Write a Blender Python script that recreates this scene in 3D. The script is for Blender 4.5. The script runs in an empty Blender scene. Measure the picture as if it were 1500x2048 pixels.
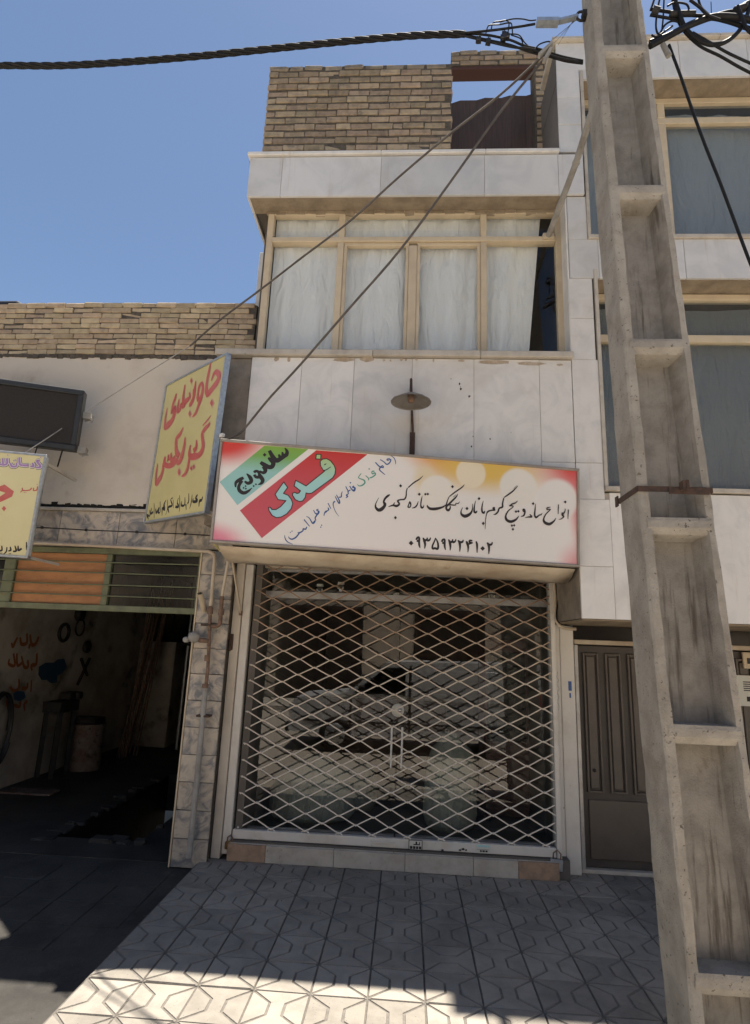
import bpy, math, random
from mathutils import Vector, Matrix
random.seed(7)
sc = bpy.context.scene
COL = sc.collection
R = math.radians

# ---------------------------------------------------------------- camera, sky, sun, exposure
CAM = Vector((-0.1437, -4.9997, 1.7882)); PITCH, YAW, ROLL, FPX = 0.22443, -0.06186, 0.03912, 1163.04
def cam_axes():
    cp, sp, cy, sy, cr, sr = math.cos(PITCH), math.sin(PITCH), math.cos(YAW), math.sin(YAW), math.cos(ROLL), math.sin(ROLL)
    rz = lambda v: Vector((cy * v[0] + sy * v[1], -sy * v[0] + cy * v[1], v[2]))
    f, u, r = Vector((0, cp, sp)), Vector((0, -sp, cp)), Vector((1, 0, 0))
    return rz(cr * r + sr * u), rz(-sr * r + cr * u), rz(f)
AX, AU, AF = cam_axes()
cd = bpy.data.cameras.new('camera'); cam = bpy.data.objects.new('camera', cd); COL.objects.link(cam)
cam.matrix_world = Matrix(((AX[0], AU[0], -AF[0], CAM[0]), (AX[1], AU[1], -AF[1], CAM[1]), (AX[2], AU[2], -AF[2], CAM[2]), (0, 0, 0, 1)))
cd.sensor_fit = 'HORIZONTAL'; cd.sensor_width = 36; cd.lens = 36 * FPX / 1500; cd.clip_start = 0.05; cd.clip_end = 2000
sc.camera = cam
SUN_TX, SUN_TY = 0.13, 0.15            # metres a shadow moves left / towards the street per metre of height
SUN_EL = math.atan(1 / math.hypot(SUN_TX, SUN_TY)); SUN_AZ = math.atan2(SUN_TX, SUN_TY)
w = bpy.data.worlds.new('World'); sc.world = w; w.use_nodes = True
nt = w.node_tree; bg = nt.nodes['Background']
sky = nt.nodes.new('ShaderNodeTexSky'); sky.sky_type = 'NISHITA'; sky.sun_disc = False
sky.sun_elevation = SUN_EL; sky.sun_rotation = SUN_AZ; sky.altitude = 0; sky.air_density = 1.0; sky.dust_density = 0.4; sky.ozone_density = 1.2
nt.links.new(sky.outputs[0], bg.inputs[0]); bg.inputs[1].default_value = 0.055
sl = bpy.data.lights.new('sun', 'SUN'); sl.energy = 5.0; sl.angle = R(0.53); sl.color = (1.0, 0.93, 0.82)
so = bpy.data.objects.new('sun', sl); COL.objects.link(so); so.location = (6, 8, 40)
so.rotation_euler = Vector((-SUN_TX, -SUN_TY, -1)).to_track_quat('-Z', 'Y').to_euler()
sc.view_settings.view_transform = 'Standard'; sc.view_settings.look = 'None'; sc.view_settings.gamma = 1; sc.view_settings.exposure = 1.36
sc.view_settings.use_curve_mapping = False
sc.cycles.max_bounces = 10; sc.cycles.diffuse_bounces = 5; sc.cycles.transparent_max_bounces = 16; sc.cycles.use_denoising = True

# ---------------------------------------------------------------- helpers
def P(x, y, Y):                          # point of the place on the plane y = Y that the photograph shows at pixel x, y
    d = AX * ((x - 750) / FPX) - AU * ((y - 1024) / FPX) + AF
    return CAM + d * ((Y - CAM[1]) / d[1])
def PZ(x, y, Z):
    d = AX * ((x - 750) / FPX) - AU * ((y - 1024) / FPX) + AF
    return CAM + d * ((Z - CAM[2]) / d[2])
class MB:
    def __init__(s): s.v = []; s.f = []; s.sm = []
    def add(s, vs, fs, smooth=False):
        b = len(s.v); s.v += [tuple(v) for v in vs]; s.f += [tuple(i + b for i in f) for f in fs]; s.sm += [smooth] * len(fs); return s
    def box(s, x0, x1, y0, y1, z0, z1):
        return s.add([(x0, y0, z0), (x1, y0, z0), (x1, y1, z0), (x0, y1, z0), (x0, y0, z1), (x1, y0, z1), (x1, y1, z1), (x0, y1, z1)],
                     [(0, 3, 2, 1), (4, 5, 6, 7), (0, 1, 5, 4), (1, 2, 6, 5), (2, 3, 7, 6), (3, 0, 4, 7)])
    def cbox(s, x0, x1, y0, y1, z0, z1, c=0.004, jit=0):       # box with chamfered edges
        lo, hi = (x0, y0, z0), (x1, y1, z1); idx = {}; vs = []
        for a in range(3):
            for sx in (0, 1):
                for sy in (0, 1):
                    for sz in (0, 1):
                        sg = (sx, sy, sz)
                        p = [(hi[k] if sg[k] else lo[k]) + (0 if k == a else (-c if sg[k] else c)) for k in range(3)]
                        idx[(a, sg)] = len(vs); vs.append([q + random.uniform(-jit, jit) for q in p])
        fs = []
        for a in range(3):
            b, d = (a + 1) % 3, (a + 2) % 3
            for sd in (0, 1):
                q = []
                for (i, j) in ((0, 0), (1, 0), (1, 1), (0, 1)):
                    g = [0, 0, 0]; g[a] = sd; g[b] = i; g[d] = j; q.append(idx[(a, tuple(g))])
                fs.append(q if sd else q[::-1])
        for a in range(3):
            b, d = (a + 1) % 3, (a + 2) % 3
            for i in (0, 1):
                for j in (0, 1):
                    g0 = [0, 0, 0]; g1 = [0, 0, 0]; g0[b] = g1[b] = i; g0[d] = g1[d] = j; g1[a] = 1
                    q = [idx[(b, tuple(g0))], idx[(b, tuple(g1))], idx[(d, tuple(g1))], idx[(d, tuple(g0))]]
                    fs.append(q if i != j else q[::-1])
        for i in (0, 1):
            for j in (0, 1):
                for k in (0, 1):
                    t = [idx[(0, (i, j, k))], idx[(1, (i, j, k))], idx[(2, (i, j, k))]]
                    fs.append(t if (i + j + k) % 2 == 1 else t[::-1])
        return s.add(vs, fs)
    def tube(s, pts, r, n=8, cap=True, smooth=True):
        pts = [Vector(p) for p in pts]; m = len(pts); rr = r if isinstance(r, (list, tuple)) else [r] * m
        t0 = (pts[1] - pts[0]).normalized(); a = t0.orthogonal().normalized(); vs = []
        for i, p in enumerate(pts):
            t = ((pts[min(i + 1, m - 1)] - pts[max(i - 1, 0)])).normalized()
            a = (a - t * a.dot(t)).normalized(); b = t.cross(a)
            vs += [p + (a * math.cos(2 * math.pi * k / n) + b * math.sin(2 * math.pi * k / n)) * rr[i] for k in range(n)]
        fs = [(i * n + k, i * n + (k + 1) % n, (i + 1) * n + (k + 1) % n, (i + 1) * n + k) for i in range(m - 1) for k in range(n)]
        s.add(vs, fs, smooth)
        if cap: s.add(vs[:n], [tuple(range(n))[::-1]]); s.add(vs[-n:], [tuple(range(n))])
        return s
    def bar(s, a, b, wx, wy, up=(0, 0, 1)):                     # square bar from a to b
        a, b = Vector(a), Vector(b); t = (b - a).normalized(); x = t.cross(Vector(up))
        x = x.normalized() if x.length > 1e-4 else t.orthogonal().normalized(); y = x.cross(t)
        vs = [p + x * i * wx / 2 + y * j * wy / 2 for p in (a, b) for i, j in ((-1, -1), (1, -1), (1, 1), (-1, 1))]
        return s.add(vs, [(0, 3, 2, 1), (4, 5, 6, 7), (0, 1, 5, 4), (1, 2, 6, 5), (2, 3, 7, 6), (3, 0, 4, 7)])
    def lathe(s, prof, n=24, c=(0, 0, 0), smooth=True, ax='z', squash=1):
        vs = []
        for r_, z_ in prof:
            for k in range(n):
                t = 2 * math.pi * k / n; x, y = r_ * math.cos(t), r_ * math.sin(t) * squash
                v = (x, y, z_) if ax == 'z' else ((x, z_, y) if ax == 'y' else (z_, x, y))
                vs.append((c[0] + v[0], c[1] + v[1], c[2] + v[2]))
        m = len(prof)
        return s.add(vs, [(i * n + k, i * n + (k + 1) % n, (i + 1) * n + (k + 1) % n, (i + 1) * n + k) for i in range(m - 1) for k in range(n)], smooth)
    def poly(s, pts, y=0.0):                                     # flat polygon in a sign's local x-z plane
        return s.add([(u, y, v) for u, v in pts], [tuple(range(len(pts)))])
    def prism(s, pts, y0, y1):                                   # outline in x-z, extruded along y
        n = len(pts); vs = [(u, y0, v) for u, v in pts] + [(u, y1, v) for u, v in pts]
        return s.add(vs, [tuple(range(n)), tuple(range(2 * n - 1, n - 1, -1))] + [(i + n, (i + 1) % n + n, (i + 1) % n, i) for i in range(n)])
    def prismx(s, pts, x0, x1):                                  # outline in y-z, extruded along x
        n = len(pts); vs = [(x0, u, v) for u, v in pts] + [(x1, u, v) for u, v in pts]
        return s.add(vs, [tuple(range(n - 1, -1, -1)), tuple(range(n, 2 * n))] + [(i, (i + 1) % n, (i + 1) % n + n, i + n) for i in range(n)])
    def mesh(s, name, mat):
        me = bpy.data.meshes.new(name); me.from_pydata(s.v, [], s.f)
        if any(s.sm): me.polygons.foreach_set('use_smooth', s.sm)
        if mat: me.materials.append(mat)
        me.update(); return me
    def build(s, name, mat, parent=None, loc=None):
        return link(name, s.mesh(name, mat), parent, loc)
def link(name, me, parent=None, loc=None, rz=0):
    o = bpy.data.objects.new(name, me); COL.objects.link(o)
    if parent: o.parent = parent
    if loc is not None: o.location = loc
    if rz: o.rotation_euler.z = rz
    return o
def tag(o, label, cat, group=None):
    o['label'] = label; o['category'] = cat
    if group: o['group'] = group
    return o
def thing(name, label, cat, loc=(0, 0, 0), group=None, mw=None):
    o = bpy.data.objects.new(name, None); COL.objects.link(o); o.empty_display_size = 0.2
    o.matrix_world = mw if mw else Matrix.Translation(loc)
    return tag(o, label, cat, group)
def struct(o): o['kind'] = 'structure'; return o
def frame_mw(C, Rv, Uv):
    Rv, Uv = Vector(Rv).normalized(), Vector(Uv).normalized(); Nv = Uv.cross(Rv)
    return Matrix(((Rv[0], Nv[0], Uv[0], C[0]), (Rv[1], Nv[1], Uv[1], C[1]), (Rv[2], Nv[2], Uv[2], C[2]), (0, 0, 0, 1)))
def catmull(p, k=4):
    if len(p) < 3: return p
    q = [p[0]] + list(p) + [p[-1]]; out = []
    for i in range(1, len(q) - 2):
        for j in range(k):
            t = j / k; a, b, c, d = q[i - 1], q[i], q[i + 1], q[i + 2]
            out.append(tuple(.5 * (2 * b[m] + (c[m] - a[m]) * t + (2 * a[m] - 5 * b[m] + 4 * c[m] - d[m]) * t * t + (3 * b[m] - a[m] - 3 * c[m] + d[m]) * t ** 3) for m in range(len(b))))
    out.append(tuple(q[-2])); return out
def lettering(data, mat, parent, y=-0.001, name='lettering', grow=0, axis='xz', wk=1.0):
    mb = MB(); strokes, dots = data; n = 0
    for s in strokes:
        p = [(s[i] / 1000, s[i + 1] / 1000, max(s[i + 2] / 1000 * wk + grow, .0015)) for i in range(0, len(s), 3)]; p = catmull(p, 4); m = len(p)
        L, Rr = [], []
        for i in range(m):
            a, b = p[max(i - 1, 0)], p[min(i + 1, m - 1)]; dx, dz = b[0] - a[0], b[1] - a[1]; l = math.hypot(dx, dz) or 1
            ww = max(p[i][2], .0015) / 2; L.append((p[i][0] - dz / l * ww, p[i][1] + dx / l * ww)); Rr.append((p[i][0] + dz / l * ww, p[i][1] - dx / l * ww))
        yy = y - n * 0.00008; n += 1
        mb.add([(u, yy, v) for u, v in L + Rr], [(i, i + 1, m + i + 1, m + i) for i in range(m - 1)])
    for d in dots:
        yy = y - n * 0.00008; n += 1; q = [(d[i] / 1000, d[i + 1] / 1000) for i in range(0, 8, 2)]
        if grow: cx = sum(a for a, b in q) / 4; cz = sum(b for a, b in q) / 4; q = [(cx + (a - cx) * 1.5, cz + (b - cz) * 1.5) for a, b in q]
        mb.poly(q, yy)
    if axis == 'yz': mb.v = [(-b, a, c) for a, b, c in mb.v]
    return mb.build(name, mat, parent)

# ---------------------------------------------------------------- materials
def M(name, c1, c2=None, rough=0.6, scale=4.0, detail=6, bump=0.0, bscale=60, metal=0, rnd=0.0, hue=0.0, stretch=(1, 1, 1), lo=0.35, hi=0.7, c3=None, s3=30, l3=0.62, h3=0.7, spec=0.5, world=False, dist=0.0, st3=None, stain=None):
    m = bpy.data.materials.new(name); m.use_nodes = True; t = m.node_tree; N = t.nodes; L = t.links; b = N['Principled BSDF']
    b.inputs['Roughness'].default_value = rough; b.inputs['Metallic'].default_value = metal; b.inputs['Specular IOR Level'].default_value = spec
    if world: vec = N.new('ShaderNodeNewGeometry').outputs['Position']
    else: vec = N.new('ShaderNodeTexCoord').outputs['Object']
    oi = N.new('ShaderNodeObjectInfo'); mp = N.new('ShaderNodeMapping'); L.new(vec, mp.inputs[0]); mp.inputs['Scale'].default_value = stretch
    if not world:
        mu = N.new('ShaderNodeVectorMath'); mu.operation = 'SCALE'; mu.inputs[0].default_value = (37, 53, 71); L.new(oi.outputs['Random'], mu.inputs['Scale']); L.new(mu.outputs[0], mp.inputs['Location'])
    def ramp(sock, lo_, hi_):
        r = N.new('ShaderNodeMapRange'); r.inputs[1].default_value = lo_; r.inputs[2].default_value = hi_; r.interpolation_type = 'SMOOTHSTEP'; L.new(sock, r.inputs[0]); return r.outputs[0]
    gw = N.new('ShaderNodeNewGeometry').outputs['Position']
    def noise(s_, d_, ds=0, src=None):
        n = N.new('ShaderNodeTexNoise'); n.inputs['Scale'].default_value = s_; n.inputs['Detail'].default_value = d_; n.inputs['Distortion'].default_value = ds; n.inputs['Roughness'].default_value = .62; L.new(src if src else mp.outputs[0], n.inputs['Vector']); return n.outputs[0]
    def mix(f, a, c):
        x = N.new('ShaderNodeMix'); x.data_type = 'RGBA'; L.new(f, x.inputs[0])
        for sck, val in ((x.inputs[6], a), (x.inputs[7], c)):
            if isinstance(val, tuple): sck.default_value = val + (1,)
            else: L.new(val, sck)
        return x.outputs[2]
    col = None
    if c2: col = mix(ramp(noise(scale, detail, dist), lo, hi), c1, c2)
    if c3:
        src = None
        if st3: m3 = N.new('ShaderNodeMapping'); m3.inputs['Scale'].default_value = st3; L.new(gw, m3.inputs[0]); src = m3.outputs[0]
        col = mix(ramp(noise(s3, 5, 0, src), l3, h3), col if col else c1, c3)
    if stain: col = mix(ramp(noise(stain[0], 8, .6, gw), stain[2], stain[3]), col if col else c1, stain[1])
    if rnd or hue:
        h = N.new('ShaderNodeHueSaturation'); L.new(col, h.inputs['Color']) if col else setattr(h.inputs['Color'], 'default_value', c1 + (1,))
        r = N.new('ShaderNodeMapRange'); L.new(oi.outputs['Random'], r.inputs[0]); r.inputs[3].default_value = 1 - rnd; r.inputs[4].default_value = 1 + rnd; L.new(r.outputs[0], h.inputs['Value'])
        if hue:
            w1 = N.new('ShaderNodeTexWhiteNoise'); w1.noise_dimensions = '1D'; L.new(oi.outputs['Random'], w1.inputs['W'])
            r2 = N.new('ShaderNodeMapRange'); L.new(w1.outputs['Value'], r2.inputs[0]); r2.inputs[3].default_value = .5 - hue; r2.inputs[4].default_value = .5 + hue; L.new(r2.outputs[0], h.inputs['Hue'])
        col = h.outputs[0]
    if col: L.new(col, b.inputs['Base Color'])
    else: b.inputs['Base Color'].default_value = c1 + (1,)
    if bump:
        bp = N.new('ShaderNodeBump'); bp.inputs['Strength'].default_value = bump; bp.inputs['Distance'].default_value = 0.01; L.new(noise(bscale, 5), bp.inputs['Height']); L.new(bp.outputs[0], b.inputs['Normal'])
    return m
def glass(name, tint=(1, 1, 1), k=1.6, rough=0.0, ribs=0):
    m = bpy.data.materials.new(name); m.use_nodes = True; t = m.node_tree; N = t.nodes; L = t.links; N.remove(N['Principled BSDF'])
    tr = N.new('ShaderNodeBsdfTransparent'); tr.inputs[0].default_value = tint + (1,); gl = N.new('ShaderNodeBsdfGlossy'); gl.inputs['Roughness'].default_value = rough
    ge = N.new('ShaderNodeNewGeometry'); dt = N.new('ShaderNodeVectorMath'); dt.operation = 'DOT_PRODUCT'; L.new(ge.outputs['Incoming'], dt.inputs[0]); L.new(ge.outputs['Normal'], dt.inputs[1])
    def mt(op, a, b=None, c=None):
        n_ = N.new('ShaderNodeMath'); n_.operation = op
        for i_, v_ in enumerate((a, b, c)):
            if v_ is None: continue
            if isinstance(v_, (int, float)): n_.inputs[i_].default_value = v_
            else: L.new(v_, n_.inputs[i_])
        return n_.outputs[0]
    f5 = mt('POWER', mt('SUBTRACT', 1.0, mt('ABSOLUTE', dt.outputs['Value'])), 5.0); ml = N.new('ShaderNodeMath'); ml.operation = 'MULTIPLY_ADD'; ml.use_clamp = True; L.new(f5, ml.inputs[0]); ml.inputs[1].default_value = 1 - .042 * k; ml.inputs[2].default_value = .042 * k
    mx = N.new('ShaderNodeMixShader'); L.new(ml.outputs[0], mx.inputs[0]); L.new(tr.outputs[0], mx.inputs[1]); L.new(gl.outputs[0], mx.inputs[2]); L.new(mx.outputs[0], N['Material Output'].inputs[0])
    tc = N.new('ShaderNodeTexCoord'); bp = N.new('ShaderNodeBump')
    if ribs:
        wv = N.new('ShaderNodeTexWave'); wv.bands_direction = 'Z'; wv.inputs['Scale'].default_value = ribs; wv.inputs['Distortion'].default_value = .4; L.new(tc.outputs['Object'], wv.inputs[0]); L.new(wv.outputs[1], bp.inputs['Height']); bp.inputs['Strength'].default_value = .5; bp.inputs['Distance'].default_value = .003
    else:
        nz = N.new('ShaderNodeTexNoise'); nz.inputs['Scale'].default_value = 1.6; L.new(tc.outputs['Object'], nz.inputs[0]); L.new(nz.outputs[0], bp.inputs['Height']); bp.inputs['Strength'].default_value = .012; bp.inputs['Distance'].default_value = .02
    L.new(bp.outputs[0], gl.inputs['Normal']); return m
MAT = dict(
    joint=M('joint_grout', (.38, .34, .29), (.30, .265, .225), rough=.9, scale=20), marble=M('white_marble', (.58, .575, .565), (.49, .49, .49), rough=.4, scale=2.6, detail=12, dist=1.0, lo=.4, hi=.7, c3=(.44, .37, .29), s3=3.0, l3=.60, h3=.80, st3=(4, 4, .25), stain=(1.1, (.45, .42, .37), .5, .82), rnd=.08, bump=.05, bscale=30),
    marble_low=M('cream_white_marble', (.655, .635, .605), (.55, .54, .525), rough=.44, scale=3.4, detail=14, dist=1.2, lo=.4, hi=.7, c3=(.46, .37, .28), s3=3.0, l3=.60, h3=.80, st3=(4, 4, .25), stain=(1.3, (.49, .455, .41), .48, .82), rnd=.08, bump=.05, bscale=30),
    grey_marble=M('clouded_grey_marble', (.44, .38, .31), (.15, .155, .165), rough=.45, scale=7, detail=8, dist=1.2, lo=.4, hi=.66, c3=(.30, .24, .18), s3=5, l3=.55, h3=.8, rnd=.1, bump=.08, bscale=50),
    brick=M('tan_brick', (.335, .265, .188), (.235, .187, .137), rough=.9, scale=14, detail=5, rnd=.22, hue=.012, bump=.5, bscale=70, c3=(.17, .145, .12), s3=7, l3=.58, h3=.75, spec=.2),
    brick_y=M('yellow_brick', (.45, .36, .245), (.34, .268, .18), rough=.9, scale=12, detail=5, rnd=.2, hue=.01, bump=.45, bscale=70, c3=(.25, .19, .13), s3=6, l3=.6, h3=.78, spec=.2),
    soot_brick=M('sooty_brick', (.26, .22, .17), (.16, .14, .12), rough=.92, scale=12, rnd=.2, bump=.5, bscale=70, spec=.2),
    mortar=M('mortar', (.12, .103, .085), (.07, .061, .052), rough=.95, scale=18, bump=.9, bscale=60, spec=.1),
    plaster=M('old_plaster', (.57, .51, .43), (.45, .395, .325), rough=.9, scale=2.2, detail=9, lo=.42, hi=.75, c3=(.30, .23, .16), s3=3.0, l3=.64, h3=.85, bump=.25, bscale=40, spec=.2, world=True),
    plaster_raw=M('raw_cement_plaster', (.27, .235, .195), (.18, .155, .13), rough=.95, scale=5, bump=.5, bscale=40, spec=.1, world=True),
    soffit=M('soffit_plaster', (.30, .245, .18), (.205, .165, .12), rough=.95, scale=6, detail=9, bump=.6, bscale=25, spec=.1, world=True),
    concrete=M('pole_concrete', (.37, .342, .298), (.255, .233, .202), rough=.93, scale=5, detail=12, bump=.9, bscale=90, c3=(.12, .105, .09), s3=42, l3=.62, h3=.68, stain=(2.2, (.22, .19, .155), .52, .75), spec=.2, world=True),
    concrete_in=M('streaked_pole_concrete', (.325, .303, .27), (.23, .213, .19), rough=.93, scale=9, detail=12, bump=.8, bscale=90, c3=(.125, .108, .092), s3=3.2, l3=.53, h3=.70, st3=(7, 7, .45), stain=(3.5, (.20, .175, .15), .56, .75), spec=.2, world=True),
    cream=M('cream_painted_metal', (.53, .44, .31), (.46, .375, .26), rough=.5, scale=6, bump=.05, rnd=.03),
    white_metal=M('dirty_white_metal', (.60, .57, .52), (.47, .43, .37), rough=.5, scale=4, detail=9, lo=.45, hi=.75, c3=(.22, .15, .10), s3=16, l3=.69, h3=.76, bump=.1, bscale=40, world=True),
    alu=M('dull_aluminium', (.42, .42, .42), (.31, .30, .29), rough=.42, metal=.6, scale=8, world=True),
    galv=M('galvanised_steel', (.45, .48, .50), (.34, .36, .38), rough=.4, metal=.7, scale=30, world=True),
    rust=M('rusty_iron', (.085, .05, .036), (.045, .03, .025), rough=.85, scale=25, bump=.4, bscale=90, metal=.2),
    rustpipe=M('rusty_pipe', (.20, .12, .08), (.10, .07, .055), rough=.85, scale=20, bump=.4, bscale=80, c3=(.30, .22, .16), s3=14, l3=.55, h3=.7),
    greypipe=M('grey_painted_pipe', (.30, .29, .27), (.21, .195, .175), rough=.7, scale=9, bump=.2),
    black=M('black_rubber', (.012, .012, .013), rough=.45),
    blackcable=M('black_cable', (.007, .007, .008), (.012, .012, .012), spec=.25, rough=.6, scale=20),
    greycable=M('grey_cable', (.06, .05, .045), (.10, .085, .07), rough=.6, scale=12),
    darkred=M('red_oxide_paint', (.06, .025, .02), (.06, .025, .02), rough=.8, scale=9),
    brownsheet=M('brown_sheet', (.085, .055, .045), (.05, .034, .03), rough=.8, scale=5, stretch=(14, 1, .6), bump=.2, bscale=40),
    tile=M('paving_tile', (.285, .258, .222), (.215, .195, .168), rough=.85, scale=6, detail=8, rnd=.15, stain=(.9, (.15, .138, .122), .5, .8), bump=.4, bscale=160, c3=(.075, .07, .065), s3=110, l3=.64, h3=.70, spec=.25),
    groove_l=M('tile_groove', (.165, .15, .13), (.115, .104, .09), rough=.95, scale=30), groove=M('dirty_groove', (.135, .12, .103), (.085, .077, .067), rough=.95, scale=30, bump=.3),
    asphalt=M('oily_shade_darkened_concrete', (.050, .046, .041), (.026, .024, .022), rough=.8, scale=2.5, detail=9, bump=.5, bscale=50, c3=(.065, .06, .055), s3=4, l3=.56, h3=.75, world=True, spec=.3),  # dark oily surface, darkened further to stand in for shade over the driveway
    road=M('road_asphalt', (.42, .365, .30), (.39, .34, .28), rough=.9, scale=1.2, detail=10, bump=.5, bscale=120, world=True),
    ground=M('dry_ground', (.32, .27, .21), (.24, .20, .15), rough=1, scale=.3, detail=8, world=True),
    thresh=M('cream_travertine', (.47, .43, .37), (.35, .31, .26), rough=.6, scale=6, detail=9, bump=.2, bscale=60, c3=(.2, .17, .14), s3=30, l3=.64, h3=.75),
    pinkstone=M('brown_pink_stone', (.36, .24, .16), (.24, .16, .11), rough=.6, scale=14, detail=8, bump=.2, bscale=60),
    curtain=None, sackm=None,
    greenp=M('green_painted_iron', (.14, .155, .085), (.09, .10, .058), rough=.6, scale=8, c3=(.18, .13, .06), s3=20, l3=.6, h3=.72, world=True),
    orange=M('orange_board', (.38, .175, .07), (.28, .125, .05), rough=.7, scale=5, detail=9, stretch=(1, 1, 3), c3=(.25, .09, .03), s3=14, l3=.62, h3=.75),
    wsdark=M('grimy_wall', (.44, .40, .35), (.25, .225, .19), rough=.95, scale=1.6, detail=9, bump=.3, bscale=30, c3=(.03, .028, .025), s3=1.4, l3=.55, h3=.75, spec=.1, world=True),
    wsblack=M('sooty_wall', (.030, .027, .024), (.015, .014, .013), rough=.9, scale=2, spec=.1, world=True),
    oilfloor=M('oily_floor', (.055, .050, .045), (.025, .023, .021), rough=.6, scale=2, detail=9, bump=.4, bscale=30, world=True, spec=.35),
    iron=M('dark_iron', (.035, .032, .03), (.02, .018, .017), rough=.7, scale=10, metal=.3),
    drum=M('peeling_drum_paint', (.16, .13, .11), (.10, .055, .04), rough=.8, scale=9, bump=.3, c3=(.035, .03, .028), s3=12, l3=.55, h3=.68),
    door=M('brown_door_paint', (.085, .070, .057), (.066, .054, .045), rough=.45, scale=5, bump=.06, stain=(2.5, (.11, .092, .075), .5, .8)),
    door_dark=M('dark_door_paint', (.042, .035, .031), (.055, .047, .04), rough=.5, scale=4),
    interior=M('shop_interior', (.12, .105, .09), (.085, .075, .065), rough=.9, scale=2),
    maroon=M('maroon_standin_paint', (.055, .014, .012), rough=.45),
    led=M('display_mesh', (.022, .018, .015), (.014, .011, .010), rough=.75, scale=60, bump=.6, bscale=250),
    ledframe=M('display_frame', (.024, .027, .030), (.018, .020, .022), rough=.45, scale=8),
    yellow=M('yellow_sign_sheet', (.58, .51, .235), (.51, .445, .20), rough=.5, scale=1.4, detail=5),
    paleyellow=M('pale_yellow_sign_sheet', (.66, .60, .34), (.60, .53, .28), rough=.5, scale=1.4, detail=5),
    signgrey=M('sign_frame_paint', (.30, .27, .235), (.23, .20, .17), rough=.55, scale=6),
    hood=M('cream_sheet_metal', (.52, .45, .35), (.36, .28, .20), rough=.5, scale=2.5, detail=8, c3=(.26, .16, .09), s3=4, l3=.58, h3=.8, bump=.15, bscale=8, world=True),
    red=M('red_print', (.48, .085, .07), (.52, .14, .12), rough=.5, scale=3), ink=M('black_print', (.018, .013, .015), rough=.5), blue=M('blue_print', (.03, .085, .26), rough=.5), greeni=M('green_print', (.08, .30, .23), rough=.5),
    pink=M('pale_pink_print', (.62, .33, .29), rough=.5), purple=M('purple_print', (.36, .22, .44), rough=.5), palep=M('pale_outline_print', (.74, .70, .68), rough=.5), orangered=M('wall_red_paint', (.22, .07, .022), rough=.8), bluepaint=M('blue_spray_paint', (.016, .05, .10), rough=.8),
    paper=M('paper_label', (.55, .54, .48), rough=.7), vanwhite=M('white_van_paint', (.66, .66, .66), rough=.25), vanglass=glass('van_glass', (.25, .27, .28), 1.4), chrome=M('worn_chrome', (.55, .55, .55), rough=.25, metal=1),
    glass=glass('window_glass', (.93, .95, .95), 1.15), shopglass=glass('shop_glass', (.82, .85, .83), 1.9), ribglass=glass('ribbed_glass', (.62, .66, .68), 2.2, .10, 28), garglass=glass('grimy_glass', (.42, .42, .42), 1.2, .15),
    beige=M('beige_house_stone', (.64, .54, .42), (.55, .46, .35), rough=.9, scale=2, bump=.2), gate=M('brown_gate', (.11, .055, .03), (.08, .04, .024), rough=.6, scale=4),
    brass=M('old_brass', (.24, .14, .05), (.14, .085, .04), rough=.5, metal=.7, scale=20), lampin=M('lamp_shade_metal', (.26, .24, .215), (.17, .15, .13), rough=.5, metal=.4, scale=4), zincwhite=M('white_plastic', (.66, .65, .62), rough=.5),
)
def cloth(name, col, trans):
    m = bpy.data.materials.new(name); m.use_nodes = True; t = m.node_tree; N = t.nodes; L = t.links; b = N['Principled BSDF']; b.inputs['Base Color'].default_value = col + (1,); b.inputs['Roughness'].default_value = .9
    tl = N.new('ShaderNodeBsdfTranslucent'); tl.inputs[0].default_value = col + (1,); mx = N.new('ShaderNodeMixShader'); mx.inputs[0].default_value = trans
    tc = N.new('ShaderNodeTexCoord'); nz = N.new('ShaderNodeTexNoise'); nz.inputs['Scale'].default_value = 5; nz.inputs['Detail'].default_value = 8; nz.inputs['Distortion'].default_value = 1.2; mpp = N.new('ShaderNodeMapping'); mpp.inputs['Scale'].default_value = (2.2, 1, .55); L.new(tc.outputs['Object'], mpp.inputs[0]); L.new(mpp.outputs[0], nz.inputs[0]); bp = N.new('ShaderNodeBump'); bp.inputs['Strength'].default_value = .8; bp.inputs['Distance'].default_value = .05; L.new(nz.outputs[0], bp.inputs['Height']); L.new(bp.outputs[0], b.inputs['Normal'])
    L.new(b.outputs[0], mx.inputs[1]); L.new(tl.outputs[0], mx.inputs[2]); L.new(mx.outputs[0], N['Material Output'].inputs[0]); return m
MAT['curtain'] = cloth('white_curtain', (.82, .82, .80), .12); MAT['sackm'] = cloth('woven_sack', (.30, .32, .28), .1); MAT['netc'] = cloth('grey_curtain', (.50, .51, .51), .1); MAT['dimc'] = cloth('dim_curtain', (.27, .285, .27), .1)
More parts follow.
